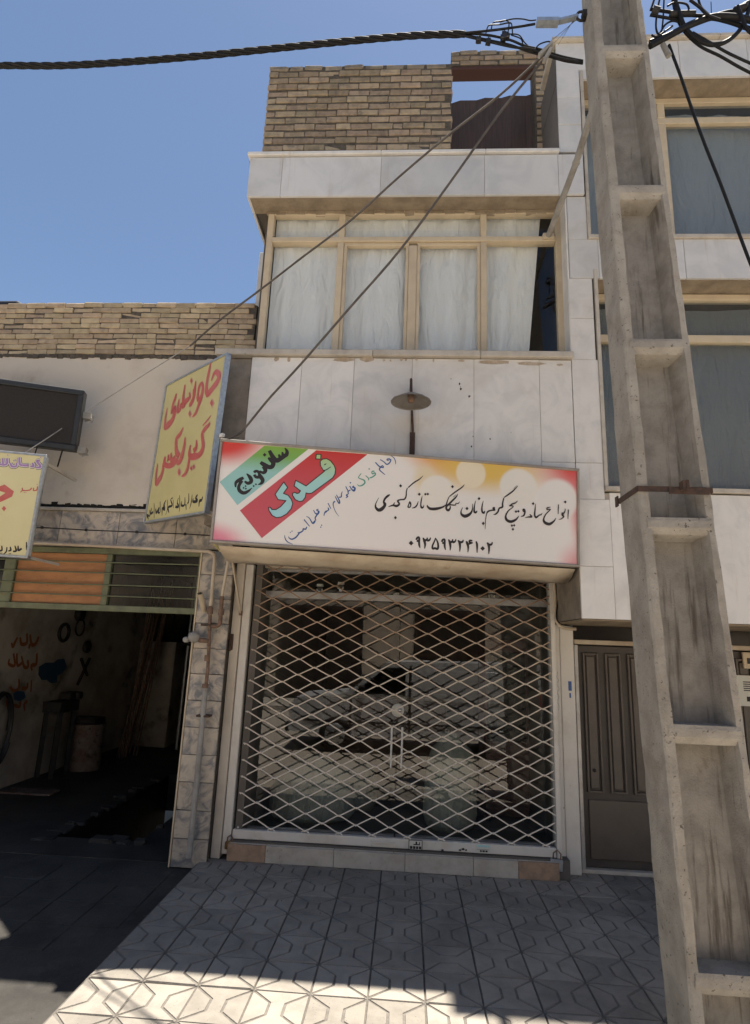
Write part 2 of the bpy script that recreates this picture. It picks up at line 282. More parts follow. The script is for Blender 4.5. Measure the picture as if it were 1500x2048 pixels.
def ramped(name, stops, axis, v0, v1, rough=.5, noise=0.0):     # printed or worn colour that runs along an axis of the object
    m = bpy.data.materials.new(name); m.use_nodes = True; t = m.node_tree; N = t.nodes; L = t.links; b = N['Principled BSDF']; b.inputs['Roughness'].default_value = rough
    tc = N.new('ShaderNodeTexCoord'); sp = N.new('ShaderNodeSeparateXYZ'); L.new(tc.outputs['Object'], sp.inputs[0]); mr = N.new('ShaderNodeMapRange'); mr.inputs[1].default_value = v0; mr.inputs[2].default_value = v1; f = sp.outputs[axis]
    if noise:
        nz = N.new('ShaderNodeTexNoise'); nz.inputs['Scale'].default_value = 6; nz.inputs['Detail'].default_value = 8; L.new(tc.outputs['Object'], nz.inputs[0]); ma = N.new('ShaderNodeMath'); ma.operation = 'MULTIPLY_ADD'; ma.inputs[1].default_value = noise; L.new(nz.outputs[0], ma.inputs[0]); L.new(f, ma.inputs[2]); f = ma.outputs[0]
    L.new(f, mr.inputs[0]); cr = N.new('ShaderNodeValToRGB'); L.new(mr.outputs[0], cr.inputs[0]); e = cr.color_ramp.elements
    while len(e) < len(stops): e.new(.5)
    for i, (p, c) in enumerate(stops): e[i].position = p; e[i].color = c + (1,)
    L.new(cr.outputs[0], b.inputs['Base Color']); return m
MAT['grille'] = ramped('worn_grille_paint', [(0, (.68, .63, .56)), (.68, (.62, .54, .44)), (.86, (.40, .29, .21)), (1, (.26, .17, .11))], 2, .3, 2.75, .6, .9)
MAT['teal'] = ramped('teal_green_print', [(0, (.27, .50, .52)), (.55, (.27, .50, .47)), (.8, (.17, .36, .08)), (1, (.20, .36, .05))], 2, -.1, .38)
MAT['rband'] = ramped('red_band_print', [(0, (.50, .09, .12)), (.6, (.50, .07, .09)), (1, (.50, .03, .02))], 2, -.35, .38)
MAT['skyblue'] = ramped('pale_blue_print', [(0, (.32, .57, .64)), (.65, (.33, .58, .55)), (1, (.40, .52, .22))], 2, -.2, .31)
def sign_face():
    m = bpy.data.materials.new('printed_sign_face'); m.use_nodes = True; t = m.node_tree; N = t.nodes; L = t.links; b = N['Principled BSDF']; b.inputs['Roughness'].default_value = .42
    tc = N.new('ShaderNodeTexCoord'); sp = N.new('ShaderNodeSeparateXYZ'); L.new(tc.outputs['Object'], sp.inputs[0])
    def dist(cx, cz, sx, sz, lo, hi):
        a = N.new('ShaderNodeVectorMath'); a.operation = 'SUBTRACT'; L.new(tc.outputs['Object'], a.inputs[0]); a.inputs[1].default_value = (cx, 0, cz)
        c = N.new('ShaderNodeVectorMath'); c.operation = 'MULTIPLY'; L.new(a.outputs[0], c.inputs[0]); c.inputs[1].default_value = (1 / sx, 0, 1 / sz)
        l = N.new('ShaderNodeVectorMath'); l.operation = 'LENGTH'; L.new(c.outputs[0], l.inputs[0]); r = N.new('ShaderNodeMapRange'); r.interpolation_type = 'SMOOTHSTEP'; r.inputs[1].default_value = hi; r.inputs[2].default_value = lo; L.new(l.outputs['Value'], r.inputs[0]); return r.outputs[0]
    base = (.72, .69, .66)
    col = None
    for (cx, cz, sx, sz, lo, hi, c) in [(-1.38, .40, .42, .26, .35, 1.0, (.58, .05, .04)), (.36, .42, .42, .22, .25, 1.05, (.68, .24, .08)), (.62, .34, .55, .22, .3, 1.2, (.66, .44, .10)), (.16, .20, .12, .16, .3, 1.0, (.68, .58, .40)),
                                          (1.42, .42, .50, .36, .2, 1.0, (.58, .06, .05)), (1.44, .10, .16, .50, .2, 1.0, (.62, .12, .14)), (1.42, -.40, .26, .26, .2, 1.0, (.66, .30, .32)), (-1.40, -.40, .34, .20, .3, 1.0, (.66, .22, .30)), (.0, -.46, 1.3, .14, .2, 1.0, (.70, .48, .48)),
                                          (.26, .10, .15, .15, .84, 1.03, (.715, .68, .62)), (.52, .28, .125, .125, .84, 1.03, (.73, .64, .48)), (.90, .20, .16, .16, .84, 1.03, (.70, .67, .61)), (1.22, .13, .17, .17, .8, 1.08, (.70, .67, .64))]:
        f = dist(cx, cz, sx, sz, lo, hi); x = N.new('ShaderNodeMix'); x.data_type = 'RGBA'; L.new(f, x.inputs[0]); x.inputs[7].default_value = c + (1,)
        if col: L.new(col, x.inputs[6])
        else: x.inputs[6].default_value = base + (1,)
        col = x.outputs[2]
    L.new(col, b.inputs['Base Color']); return m
MAT['face'] = sign_face()

TXT = {"black1":[[[-101,63,5,-116,53,15,-137,30,14,-146,3,13,-137,-9,20,-139,-29,20,-161,-54,25,-183,-61,22,-203,-44,15,-206,-19,8,-197,7,5,-185,34,2],[147,231,2,118,200,8,78,171,9,34,128,7],[29,125,7,23,96,8,22,60,10,10,36,11,-18,31,10,-40,19,12,-26,-3,12,-46,-20,17,-71,-17,13,-91,-23,9,-109,-31,3],[-62,7,4,-69,-9,10,-71,-17,13],[147,75,2,141,43,8,138,2,9,146,-18,15,159,-12,8,162,4,3],[118,29,3,109,0,9,95,-19,10,73,-28,4],[54,24,8,44,-5,7,42,-21,10,54,-23,7,62,-4,9,55,16,13],[471,189,2,453,164,8,397,120,9,356,83,7],[422,112,2,409,85,10,374,46,12,339,7,13],[408,103,2,388,82,4],[354,81,6,342,48,7,336,17,11,337,-14,15,353,-23,17,367,-1,9,361,19,5],[438,51,3,426,34,7,410,36,5,406,22,8,382,20,9,359,24,7],[333,17,7,303,-4,13,252,-20,20,210,-21,18,190,-5,11,188,6,4],[539,42,4,538,-7,9,519,-41,18,484,-59,23,457,-48,16,451,-26,8,462,7,3],[562,67,3,554,20,9,554,-18,13,567,-24,14,577,-10,5],[623,71,3,614,25,9,616,-14,13,630,-23,14,636,-6,5],[717,26,6,704,19,16,714,6,13,691,2,10,662,-10,11,650,-37,6,644,-90,5,643,-148,3],[896,211,3,860,169,9,821,136,10,787,110,6],[886,212,2,863,185,3],[785,107,8,776,63,10,775,34,13,750,22,11,741,-5,11,722,-26,10,705,-30,3],[895,92,2,879,75,8,852,63,10,829,45,6],[829,45,5,856,49,8,857,38,6,823,8,8,803,-32,11,811,-64,19,845,-75,19,884,-56,13,907,-25,3],[936,20,8,946,29,13,955,11,11,946,-19,11,923,-30,3],[937,20,8,946,11,9,955,15,6],[993,-5,5,1008,-25,13,983,-29,9,957,-36,3],[1039,80,3,1035,31,9,1033,-9,11,1043,-28,14,1063,-13,9,1073,-6,8,1083,-4,8,1093,9,3],[1160,63,4,1133,54,9,1133,41,9,1160,45,6,1123,4,8,1105,-36,11,1114,-62,20,1151,-72,20,1187,-47,11,1204,-19,3],[1224,88,8,1221,12,5],[1278,59,5,1275,35,8,1256,9,15,1266,-5,11,1244,-26,6,1226,-31,3],[1258,27,11,1251,10,10],[1304,54,9,1300,-22,4]],[[-36,136,-25,150,-12,138,-23,124],[-62,-111,-52,-97,-40,-110,-51,-124],[159,86,168,98,179,88,169,76],[179,89,188,101,198,91,189,79],[111,82,122,96,134,84,123,70],[366,161,377,176,389,163,378,149],[484,0,496,15,509,2,497,-13],[578,84,588,98,600,86,589,72],[615,-106,626,-91,638,-104,627,-119],[873,5,883,18,893,7,883,-6],[892,9,901,21,912,10,902,-2],[843,-106,852,-95,861,-105,852,-117],[861,-103,870,-91,879,-102,870,-113],[850,-134,861,-122,871,-133,861,-145],[1007,78,1019,91,1030,80,1019,66],[1266,111,1278,124,1289,113,1278,99]]],"black2":[[[116,-267,14,121,-252,13,133,-246,14,139,-261,13,132,-274,14,119,-272,13],[137,-253,13,139,-299,14,147,-326,5],[166,-247,7,176,-266,17,184,-296,14,182,-328,6],[199,-243,7,196,-260,14,182,-266,15],[224,-241,6,216,-261,13,198,-267,15],[260,-241,5,278,-271,12,285,-306,14,279,-324,15,261,-320,15,243,-324,14,241,-302,12,253,-271,10,261,-245,7],[312,-269,14,316,-254,13,329,-248,14,334,-262,13,327,-276,14,314,-274,13],[333,-255,13,334,-300,14,342,-328,5],[361,-246,7,371,-265,17,378,-295,14,377,-328,6],[394,-242,7,391,-260,14,377,-266,15],[419,-240,6,411,-260,13,393,-266,15],[435,-248,10,446,-262,17,452,-292,14,451,-333,5],[476,-241,6,469,-258,14,449,-263,17],[497,-251,8,505,-262,17,515,-293,14,514,-334,5],[546,-244,9,527,-243,13,524,-256,11,548,-259,8,519,-269,14],[575,-246,9,583,-273,15,585,-332,6],[661,-250,10,672,-265,17,677,-295,14,676,-336,5],[702,-243,6,695,-261,14,674,-266,17]],[[59,-295,76,-275,95,-293,78,-312],[609,-298,627,-279,645,-296,628,-315]]],"black3":[[[-916,358,6,-897,334,22,-900,305,27,-926,293,25],[-931,326,11,-924,295,22],[-957,305,11,-942,281,25],[-902,305,27,-944,270,30,-967,256,31,-994,276,31,-1028,328,22],[-1031,273,14,-1012,257,25,-990,236,30,-998,207,30,-1022,202,30,-1058,217,30,-1085,233,22],[-1061,204,25,-1043,175,27,-1057,155,22,-1087,166,11],[-1124,150,18,-1116,161,18,-1099,162,18,-1085,143,19,-1088,120,21,-1108,119,20,-1123,135,18],[-1085,133,29,-1057,100,26,-1065,74,19,-1088,62,5],[-1178,138,7,-1151,113,25,-1139,83,25,-1161,66,22,-1187,79,13],[-1197,106,18,-1222,89,25,-1249,64,20,-1248,29,9],[-1207,83,22,-1225,41,20,-1219,9,24,-1188,-9,24,-1156,6,18,-1128,35,4]],[[-1073,291,-1061,307,-1045,294,-1058,278],[-1127,49,-1119,58,-1110,50,-1118,40],[-1111,63,-1104,72,-1095,64,-1102,54],[-1197,29,-1190,38,-1182,30,-1189,21],[-1184,43,-1177,52,-1169,44,-1176,35],[-1181,24,-1174,33,-1165,26,-1172,16]]],"blue1":[[[-120,372,4,-88,354,6,-73,327,6,-70,303,3],[-116,345,5,-137,337,8,-133,328,6,-109,337,7,-117,311,8,-138,296,8,-160,313,7,-191,330,6],[-226,305,7,-195,276,8,-164,269,8,-171,284,7,-188,264,8,-191,248,8,-162,225,6,-146,214,3]],[]],"blue2":[[[-377,108,8,-389,98,7,-370,94,11,-375,72,13,-394,83,8,-410,106,6],[-440,100,6,-420,68,7],[-402,76,6,-420,62,8,-416,47,6,-430,34,8,-420,25,8,-433,12,5],[-462,59,4,-467,43,6,-468,18,8,-486,14,7],[-505,31,5,-478,-16,8,-483,-32,8,-513,18,5],[-513,-19,11,-524,-35,7,-520,-62,5,-499,-103,4,-475,-131,2],[-563,-38,6,-539,-78,5],[-561,-71,6,-554,-86,8,-565,-96,7,-573,-102,12,-584,-115,7,-586,-136,4]],[[-413,130,-406,138,-399,131,-406,124]]],"blue3":[[[-631,-88,7,-645,-96,5,-627,-106,11,-634,-125,12,-652,-120,7,-667,-97,5],[-637,-131,9,-650,-156,8,-642,-174,5],[-648,-174,8,-656,-190,13,-667,-196,9,-694,-159,6,-715,-150,4],[-731,-174,7,-686,-222,5],[-706,-226,6,-714,-245,9,-731,-243,8,-733,-258,8,-755,-274,9,-770,-273,4],[-758,-278,9,-779,-309,9,-807,-326,9,-828,-318,6,-833,-307,3],[-863,-300,3,-856,-326,6,-837,-348,6,-799,-363,3]],[[-604,-207,-599,-200,-593,-206,-598,-213],[-609,-222,-604,-215,-598,-221,-603,-228],[-827,-277,-823,-271,-818,-276,-822,-282],[-816,-267,-812,-261,-807,-266,-811,-272]]],"green":[[[-230,235,10,-248,231,8,-244,212,8,-226,223,10,-222,208,10,-245,187,10,-263,180,8],[-295,196,7,-269,173,8,-274,161,6],[-329,209,6,-348,176,7,-323,165,8,-304,158,11,-297,140,11,-314,120,11,-338,112,8,-354,123,4]],[[-277,249,-271,257,-264,250,-270,242]]],"kaf":[-902,97,-870,58,-897,11,-862,-1,-836,-29,-823,-59,-830,-99,-861,-142,-898,-167,-934,-175,-966,-160,-991,-126,-996,-104,-986,-100,-970,-117,-941,-115,-909,-90,-874,-43,-933,-39,-957,-1],"fed":[-815,117,-735,80,-605,205,-618,213,-638,242,-644,278,-627,296,-597,302,-566,287,-538,255,-524,226,-526,189,-542,157,-687,30,-711,24,-731,27,-734,-6,-751,-35,-775,-42,-806,-30,-829,1,-829,17,-815,25,-797,17,-783,23,-773,39,-823,73],"fdot":[-677,329,-642,331,-641,295,-678,293],"fhole":[-616,248,-609,260,-594,265,-601,254],"fline":[[[-615,207,7,-591,217,7,-562,241,5]],[]],"teal":[-1367,60,-1067,363,-736,368,-1223,-103],"redband":[-1201,-141,-679,361,-290,363,-1025,-333],"yred":[[[352,490,20,372,537,45,409,559,56,474,510,76,466,460,86,403,419,87,338,383,88,299,364,45],[295,685,23,282,591,52,275,492,51,284,420,68,318,377,67],[172,525,26,141,491,53,136,450,38,140,396,53,169,354,58],[172,525,35,210,468,46,214,414,57,201,358,69,175,294,52,144,242,52,93,220,17],[56,567,12,58,500,48,62,427,60,38,366,72,-3,345,48],[30,494,18,52,441,48],[-43,482,19,-15,427,49,-70,409,74,-112,388,87,-111,345,62],[-153,584,26,-153,503,45,-146,439,57,-112,388,74],[-233,460,19,-233,397,51,-221,339,57,-175,354,50,-176,397,38,-138,394,38],[-307,534,33,-328,476,60,-350,424,53,-341,356,65,-311,384,52,-295,393,52,-285,322,77,-324,261,90,-394,238,104,-443,226,60,-467,297,48,-468,361,34,-464,430,11],[435,159,8,375,124,21,314,94,13],[416,97,32,421,79,42,363,57,58,325,19,53,345,-35,48,373,-95,62,355,-148,83,297,-172,73,229,-166,85,170,-157,65,136,-118,50,138,-49,25],[237,-21,16,250,-86,54,215,-119,86],[155,-143,44,152,-211,44,146,-266,54,112,-307,49,57,-317,13],[12,43,18,18,-34,52,11,-92,69,-5,-153,80,-44,-182,63,-90,-151,58,-134,-168,82,-204,-182,72,-284,-170,61,-340,-138,62,-341,-77,28],[-56,150,14,-95,98,60,-157,62,61,-148,-6,54,-115,-71,71,-51,-122,69],[-279,-68,22,-258,-132,61],[-225,-59,20,-194,-136,60,-126,-117,71],[-347,-137,62,-347,-215,50,-368,-267,74,-409,-304,87,-443,-321,58,-471,-259,45,-481,-190,32,-478,-123,10]],[[391,279,409,306,445,267,427,240],[-54,595,-42,620,-12,585,-24,560],[12,264,25,291,57,255,44,228],[-31,-268,-15,-238,22,-275,6,-304],[200,-266,214,-248,239,-271,226,-289],[239,-257,253,-240,278,-263,264,-280]]],"yblack":[[[486,-542,19,474,-572,38,443,-574,39,446,-622,12],[395,-517,25,370,-541,35,405,-571,39,335,-569,40,327,-541,15],[300,-506,12,303,-571,25,291,-624,10],[234,-488,12,254,-556,26,238,-576,31],[175,-515,13,190,-582,31,133,-582,32,127,-543,13],[211,-579,26,232,-629,12],[69,-487,13,103,-579,19,109,-635,11],[58,-508,13,46,-546,22,83,-589,37,22,-583,38],[-35,-516,9,-11,-591,9],[-53,-497,16,-91,-510,16,-43,-566,33,-119,-576,34,-83,-630,11],[-155,-503,12,-128,-586,14,-146,-642,9],[-185,-506,14,-210,-544,41,-181,-593,40,-233,-571,35,-215,-642,12],[-300,-506,12,-267,-603,14,-304,-605,36,-301,-559,18,-343,-608,42,-371,-564,15],[-422,-512,12,-373,-652,14],[-415,-590,37,-464,-604,37,-463,-550,12],[-498,-565,13,-476,-626,19,-537,-610,38,-493,-655,12]],[]],"lpurple":[[[91,405,16,69,398,18,107,351,19,72,339,16],[35,378,15,51,350,18,25,347,16],[9,354,24,-35,350,18,-63,359,19,-76,417,15],[-90,365,13,-88,336,16,-121,332,19,-137,360,13],[-173,398,18,-163,357,18,-181,339,18,-234,342,18],[-206,395,15,-194,346,16]],[[-121,383,-116,391,-109,384,-114,376],[-109,388,-104,396,-97,389,-101,381],[-177,427,-173,435,-165,429,-170,421],[88,434,92,441,99,435,94,428]]],"lred":[[[110,176,8,109,143,11,84,136,10,83,161,8],[65,159,11,54,137,10,3,129,10,-8,152,8],[-1,132,10,-16,110,6]],[[-136,-43,-123,-18,-101,-40,-114,-66],[100,192,103,197,108,192,105,187],[12,110,14,116,19,111,16,106],[25,112,28,117,32,112,29,107]]],"lj":[-210,133,-184,148,-151,167,-68,114,-74,68,-120,35,-159,11,-201,-1,-208,39,-168,59,-131,95,-177,107,-205,103],"lblack":[[[105,-312,8,119,-374,13,138,-381,11,138,-357,6],[78,-369,16,56,-387,17,46,-348,9],[21,-350,8,39,-392,16,15,-398,14],[-13,-361,8,-4,-391,14,-21,-397,12],[-38,-366,8,-35,-402,11,-52,-426,8],[-79,-358,8,-72,-397,14,-100,-399,14]],[[131,-417,136,-409,143,-416,138,-423],[-15,-420,-11,-414,-6,-419,-9,-425],[-4,-419,-1,-413,5,-418,1,-424],[-81,-421,-77,-415,-71,-420,-75,-426],[-71,-420,-67,-414,-62,-419,-65,-425]]],"wall":[[[-499,225,31,-543,132,36,-625,131,35,-684,247,25],[-652,131,35,-664,73,25],[-754,262,24,-723,147,34,-823,131,34,-870,211,24],[-921,210,23,-954,146,33,-978,98,32,-1015,146,18],[-483,14,26,-461,-121,36,-553,-135,36,-522,-202,21],[-652,-66,25,-617,-149,30,-697,-146,30,-784,-15,19],[-749,-96,29,-831,-126,29,-882,18,24],[-945,19,23,-881,-125,28,-997,-105,28,-1001,-43,18],[-504,-318,21,-477,-467,21],[-577,-347,26,-573,-412,31,-679,-405,30],[-762,-288,20,-731,-401,30,-825,-426,29,-900,-374,24],[-514,-578,31,-573,-605,31,-538,-689,21],[-662,-565,30,-657,-629,30,-778,-602,29,-786,-663,20],[-854,-548,24,-903,-590,29,-932,-526,19]],[]],"blob1":[-395,-157,-264,-109,-83,-114,-2,-72,157,-66,253,-178,176,-257,60,-296,68,-385,-70,-385,-173,-336,-291,-330,-382,-258],"blob2":[-829,-457,-749,-432,-613,-457,-568,-525,-662,-565,-782,-539]}

# ---------------------------------------------------------------- the setting
struct(MB().box(-150, 150, -150, 150, -1.4, -1.3).build('ground', MAT['ground']))
struct(MB().box(-60, 60, -11.0, -2.16, -0.5, -0.12).build('road', MAT['road']))
for nm, y0, y1 in (('far_pavement', -13.2, -11.0),): struct(MB().cbox(-60, 60, y0, y1, -0.5, 0.02, .02).build(nm, MAT['thresh']))
pav = struct(MB().box(-1.81, 12, -2.02, 0.62, -0.5, -0.0105).build('pavement', MAT['groove']))
struct(MB().cbox(-1.81, 12, -2.155, -2.024, -0.5, 0.005, .012).build('kerb', MAT['thresh']))
struct(MB().add([(-7, -2.155, -.11), (-1.815, -2.155, -.11), (-1.815, .3, -.055), (-7, .3, -.055), (-7, -2.155, -.5), (-1.815, -2.155, -.5), (-1.815, .3, -.5), (-7, .3, -.5)],
               [(0, 1, 2, 3), (4, 7, 6, 5), (0, 4, 5, 1), (1, 5, 6, 2), (2, 6, 7, 3), (3, 7, 4, 0)]).build('driveway', MAT['asphalt']))
# paving tiles with their hexagon grooves
def plate(mb, pts, b=.0035, z0=-.0105, z1=0.0):
    n = len(pts); cx = sum(p[0] for p in pts) / n; cy = sum(p[1] for p in pts) / n; inner = []
    for i in range(n):
        a, p, c = Vector(pts[i - 1]), Vector(pts[i]), Vector(pts[(i + 1) % n]); d1 = (p - a).normalized(); d2 = (c - p).normalized()
        n1 = Vector((-d1.y, d1.x)); n2 = Vector((-d2.y, d2.x)); k = (n1 + n2); k = k / max(.35, (1 + n1.dot(n2))); inner.append(p + k * b)
    vs = [(p[0], p[1], z0) for p in pts] + [(p.x, p.y, z1) for p in inner]
    mb.add(vs, [tuple(range(n, 2 * n))] + [(i, (i + 1) % n, (i + 1) % n + n, i + n) for i in range(n)])
def tile_mesh():
    mb = MB(); h = .1472; hy = .1452; g = .006; j = lambda: random.uniform(-.0012, .0012)
    q = lambda u, v: ((u - .5) * 2 * h + j(), (v - .5) * 2 * hy + j())
    plate(mb, [q(0, .04), q(.35, .338), q(.35, .662), q(0, .96)]); plate(mb, [q(1, .96), q(.65, .662), q(.65, .338), q(1, .04)])
    plate(mb, [q(.022, 0), q(.978, 0), q(.623, .323), q(.623, .677), q(.978, 1), q(.022, 1), q(.377, .677), q(.377, .323)])
    nf = len(mb.f); plate(mb, [(-h, -hy), (h, -hy), (h, hy), (-h, hy)], .002, -.0104, -.0055); me = mb.mesh('paving_tile', MAT['tile']); me.materials.append(MAT['groove_l'])
    for i_ in range(nf, len(mb.f)): me.polygons[i_].material_index = 1
    return me
TM = [tile_mesh() for _ in range(4)]
for c in range(-6, 15):
    for r_ in range(-2, 7):
        X, Y = c * .3 + .15, -r_ * .3 - .15
        if X - .15 < -1.82 or X > 4.6 or (Y > .3 and (X < 1.0)): continue
        o = link('paving_tile', random.choice(TM), pav, (X, Y, random.uniform(-.0022, .0022)), R(90) if random.random() < .05 else (math.pi if random.random() < .5 else 0))
        o.rotation_euler.x = random.uniform(-.007, .007); o.rotation_euler.y = random.uniform(-.007, .007)
drv = bpy.data.objects['driveway']
for i in range(5):
    for k in range(4):
        if (i, k) in ((0, 3), (4, 0), (3, 3)): continue
        X, Y = -3.35 + i * .305, -.95 + k * .31
        z = -.055 - (.3 - Y) * .0224; o = MB().cbox(-.148, .148, -.148, .148, -.01, .006, .004, .002).build('worn_slab', MAT['asphalt'], drv, (X, Y, z)); o.rotation_euler = (.0224, 0, random.uniform(-.02, .02))

# ---------------------------------------------------------------- shop building in the middle
shop = thing('shop_building', 'narrow two storey shop building faced with white marble under a brick roof wall', 'building')
YB = -.4
MB().box(-1.56, 1.19, YB + .025, 5, 2.62, 4.19).box(-1.56, -1.5, .35, 5, 0, 2.62).box(1.2, 1.3, .45, 5, 0, 2.62).box(-1.74, 1.36, YB + .0, 5.2, 5.862, 6.27).box(-1.62, -1.585, -.15, 5, 4.19, 5.86).box(1.205, 1.36, YB + .03, 5, 4.19, 5.86).box(-1.62, 1.3, 3.2, 3.3, 4.19, 5.86).box(-1.56, 1.3, 5, 5.1, 0, 4.19).build('wall', MAT['interior'], shop)
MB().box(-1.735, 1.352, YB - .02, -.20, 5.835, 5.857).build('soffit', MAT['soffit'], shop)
mb = MB()
for i in range(30):                                              # rough plaster edge under the soffit
    x = -1.6 + i * .095; mb.cbox(x, x + .098, -.24, -.2, 5.80 + random.uniform(-.012, .006), 5.836, .006, .004)
mb.build('plaster_edge', MAT['soffit'], shop)
XJ = [-1.56, -1.115, -.658, -.157, .369, .918]
for a, b in zip(XJ[:-1], XJ[1:]): MB().cbox(a + .0015, b - .0015, YB, YB + .024, 2.62, 4.205, .002).build('marble_panel', MAT['marble_low'], shop)
MB().cbox(.9195, 1.186, YB, YB + .024, 3.297, 4.203, .002).build('marble_panel', MAT['marble_low'], shop)
MB().cbox(.9195, 1.186, YB, YB + .024, 2.62, 3.294, .002).build('marble_panel', MAT['marble_low'], shop)
MB().box(-1.558, 1.184, YB + .006, YB + .0245, 2.63, 4.2).build('joint_backing', MAT['joint'], shop); MB().box(-1.743, 1.356, YB - .024, YB - .001, 5.836, 6.258).build('joint_backing', MAT['joint'], shop)
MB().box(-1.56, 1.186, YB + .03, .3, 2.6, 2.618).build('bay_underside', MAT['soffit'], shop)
MB().cbox(-1.84, -1.563, YB + .02, .15, 2.7, 4.2, .006, .004).build('cement_strip', MAT['plaster_raw'], shop)
# stains, drips under the sill
mb = MB()
for (x, y, w_, h_) in [(553, 716, 12, 9), (578, 717, 7, 12), (687, 717, 44, 9), (735, 716, 30, 13), (768, 718, 6, 6), (781, 719, 4, 5), (803, 716, 6, 9), (812, 717, 5, 6), (833, 716, 6, 7), (867, 718, 4, 9), (922, 719, 14, 6), (990, 722, 70, 9), (1060, 725, 60, 8), (1120, 727, 14, 5)]:
    c = P(x, y, YB); n = 14; ww = w_ * .0042 / 2; hh = h_ * .0045 / 2
    mb.add([(c.x + ww * math.cos(t) * random.uniform(.75, 1.15), YB - .0012, c.z - .012 + hh * math.sin(t) * random.uniform(.7, 1.2)) for t in [2 * math.pi * k / n for k in range(n)]][::-1], [tuple(range(n))])
mb.build('damp_stain', M('damp_stain', (.33, .26, .19), (.44, .38, .31), rough=.8, scale=30), shop)
mb = MB()
for (x, y, s_) in [(919, 768, 4), (921, 778, 5), (921, 774, 2), (938, 793, 4), (940, 792, 2), (902, 758, 2), (943, 893, 3), (980, 878, 3), (1022, 865, 1.5), (946, 873, 2)]:
    c = P(x, y, YB); mb.add([(c.x + s_ * .0021 * math.cos(t) * random.uniform(.5, 1.2), YB - .0015, c.z + s_ * .003 * math.sin(t) * random.uniform(.6, 1.3)) for t in [-2 * math.pi * k / 9 for k in range(9)]], [tuple(range(9))])
mb.build('tar_spot', MAT['black'], shop)
# crown band over the window
for a, b in ((-1.745, -1.432), (-1.429, -.497), (-.494, .461), (.464, 1.13), (1.133, 1.358)):
    MB().cbox(a, b, YB - .03, YB - .004, 5.832, 6.262, .002).build('marble_panel', MAT['marble'], shop)
MB().cbox(-1.745, -1.722, YB - .003, .42, 5.832, 6.262, .002).build('marble_panel', MAT['marble'], shop)
for a, b in ((-1.77, -.5), (-.497, .47), (.473, 1.145)): MB().cbox(a, b, YB - .055, -.1, 6.275, 6.312, .005).build('coping_slab', MAT['marble_low'], shop)
MB().cbox(-1.83, -1.76, .40, .5, 4.5, 5.86, .004).build('side_wall_edge', MAT['marble_low'], shop)
# window
win = MB().box(-1.6, 1.2, -.12, -.10, 4.2, 4.21).build('window', MAT['cream'], shop)
def bar2(x0, x1, z0, z1, y0=-.235, y1=-.16, par=None, nm='frame_bar', mat='cream'): return MB().cbox(x0, x1, y0, y1, z0, z1, .004).build(nm, MAT[mat], par or win)
bar2(-1.58, -1.522, 4.275, 5.835); bar2(1.137, 1.197, 4.275, 5.835); bar2(-1.521, 1.136, 5.79, 5.836); bar2(-1.521, 1.136, 5.49, 5.54, -.245, -.155); bar2(-1.521, 1.136, 4.275, 4.30)
bar2(-.892, -.832, 4.301, 5.489); bar2(-.892, -.832, 5.541, 5.789); bar2(.449, .505, 4.301, 5.489); bar2(.449, .505, 5.541, 5.789); bar2(-.215, -.140, 4.301, 5.455)
for (a, b) in ((-.831, -.216), (-.139, .448)):                   # sliding sashes
    s_ = MB().box(a, b, -.19, -.186, 5.456, 5.458).build('sash', MAT['cream'], win)
    bar2(a, b, 5.458, 5.488, -.225, -.17, s_, 'sash_rail'); bar2(a, a + .03, 4.302, 5.457, -.225, -.17, s_, 'sash_rail'); bar2(b - .03, b, 4.302, 5.457, -.225, -.17, s_, 'sash_rail')
for (a, b, z0, z1) in ((-1.521, -.893, 4.301, 5.489), (-.80, -.247, 4.302, 5.457), (-.108, .417, 4.302, 5.457), (.506, 1.136, 4.301, 5.489), (-1.521, -.893, 5.541, 5.789), (-.831, .448, 5.541, 5.789), (.506, 1.136, 5.541, 5.789)):
    MB().add([(a, -.193, z0), (b, -.193, z0), (b, -.193, z1), (a, -.193, z1)], [(0, 1, 2, 3)]).build('pane', MAT['glass'], win)
for a, b, dy in ((-1.88, -.5, .004), (-.497, .42, 0), (.423, 1.2, .003)): MB().cbox(a, b, YB - .045 + dy, -.15, 4.212, 4.268, .006).build('sill', MAT['thresh'], shop)
MB().cbox(1.1865, 1.204, YB + .004, -.16, 4.27, 5.83, .003).build('reveal', MAT['marble_low'], shop)
def drape(x0, x1, z0, z1, y, amp, n, seed, mat, parent, taper=0.0, name='curtain', top_sag=0):
    rd = random.Random(seed); mb = MB(); nx = n * 8; nz = 10; ph = [rd.uniform(0, 6) for _ in range(4)]; fr = [n, n * .47, n * 1.7, n * 2.6]
    for j in range(nz + 1):
        v = j / nz
        for i in range(nx + 1):
            u = i / nx; xr = x1 - taper * (1 - v); x = x0 + (xr - x0) * u
            f = sum(math.sin(6.283 * fr[k] * u + ph[k] + .5 * math.sin(3 * v + k)) * (.5, .35, .2, .12)[k] for k in range(4))
            mb.v.append((x, y + amp * f * (1.15 - .5 * v), z0 + (z1 - z0) * v - top_sag * v * math.sin(math.pi * u)))
    w_ = nx + 1
    for j in range(nz):
        for i in range(nx): mb.f.append((j * w_ + i, j * w_ + i + 1, (j + 1) * w_ + i + 1, (j + 1) * w_ + i)); mb.sm.append(True)
    return mb.build(name, mat, parent)
drape(-1.52, -.20, 4.28, 5.85, -.135, .030, 5, 1, MAT['curtain'], None, 0, 'window_curtain', .0)['group'] = 'white curtains'
drape(-.22, 1.03, 4.28, 5.85, -.13, .030, 5, 2, MAT['curtain'], None, .15, 'window_curtain', .0)['group'] = 'white curtains'
cu = [o for o in COL.objects if o.name.startswith('window_curtain')]
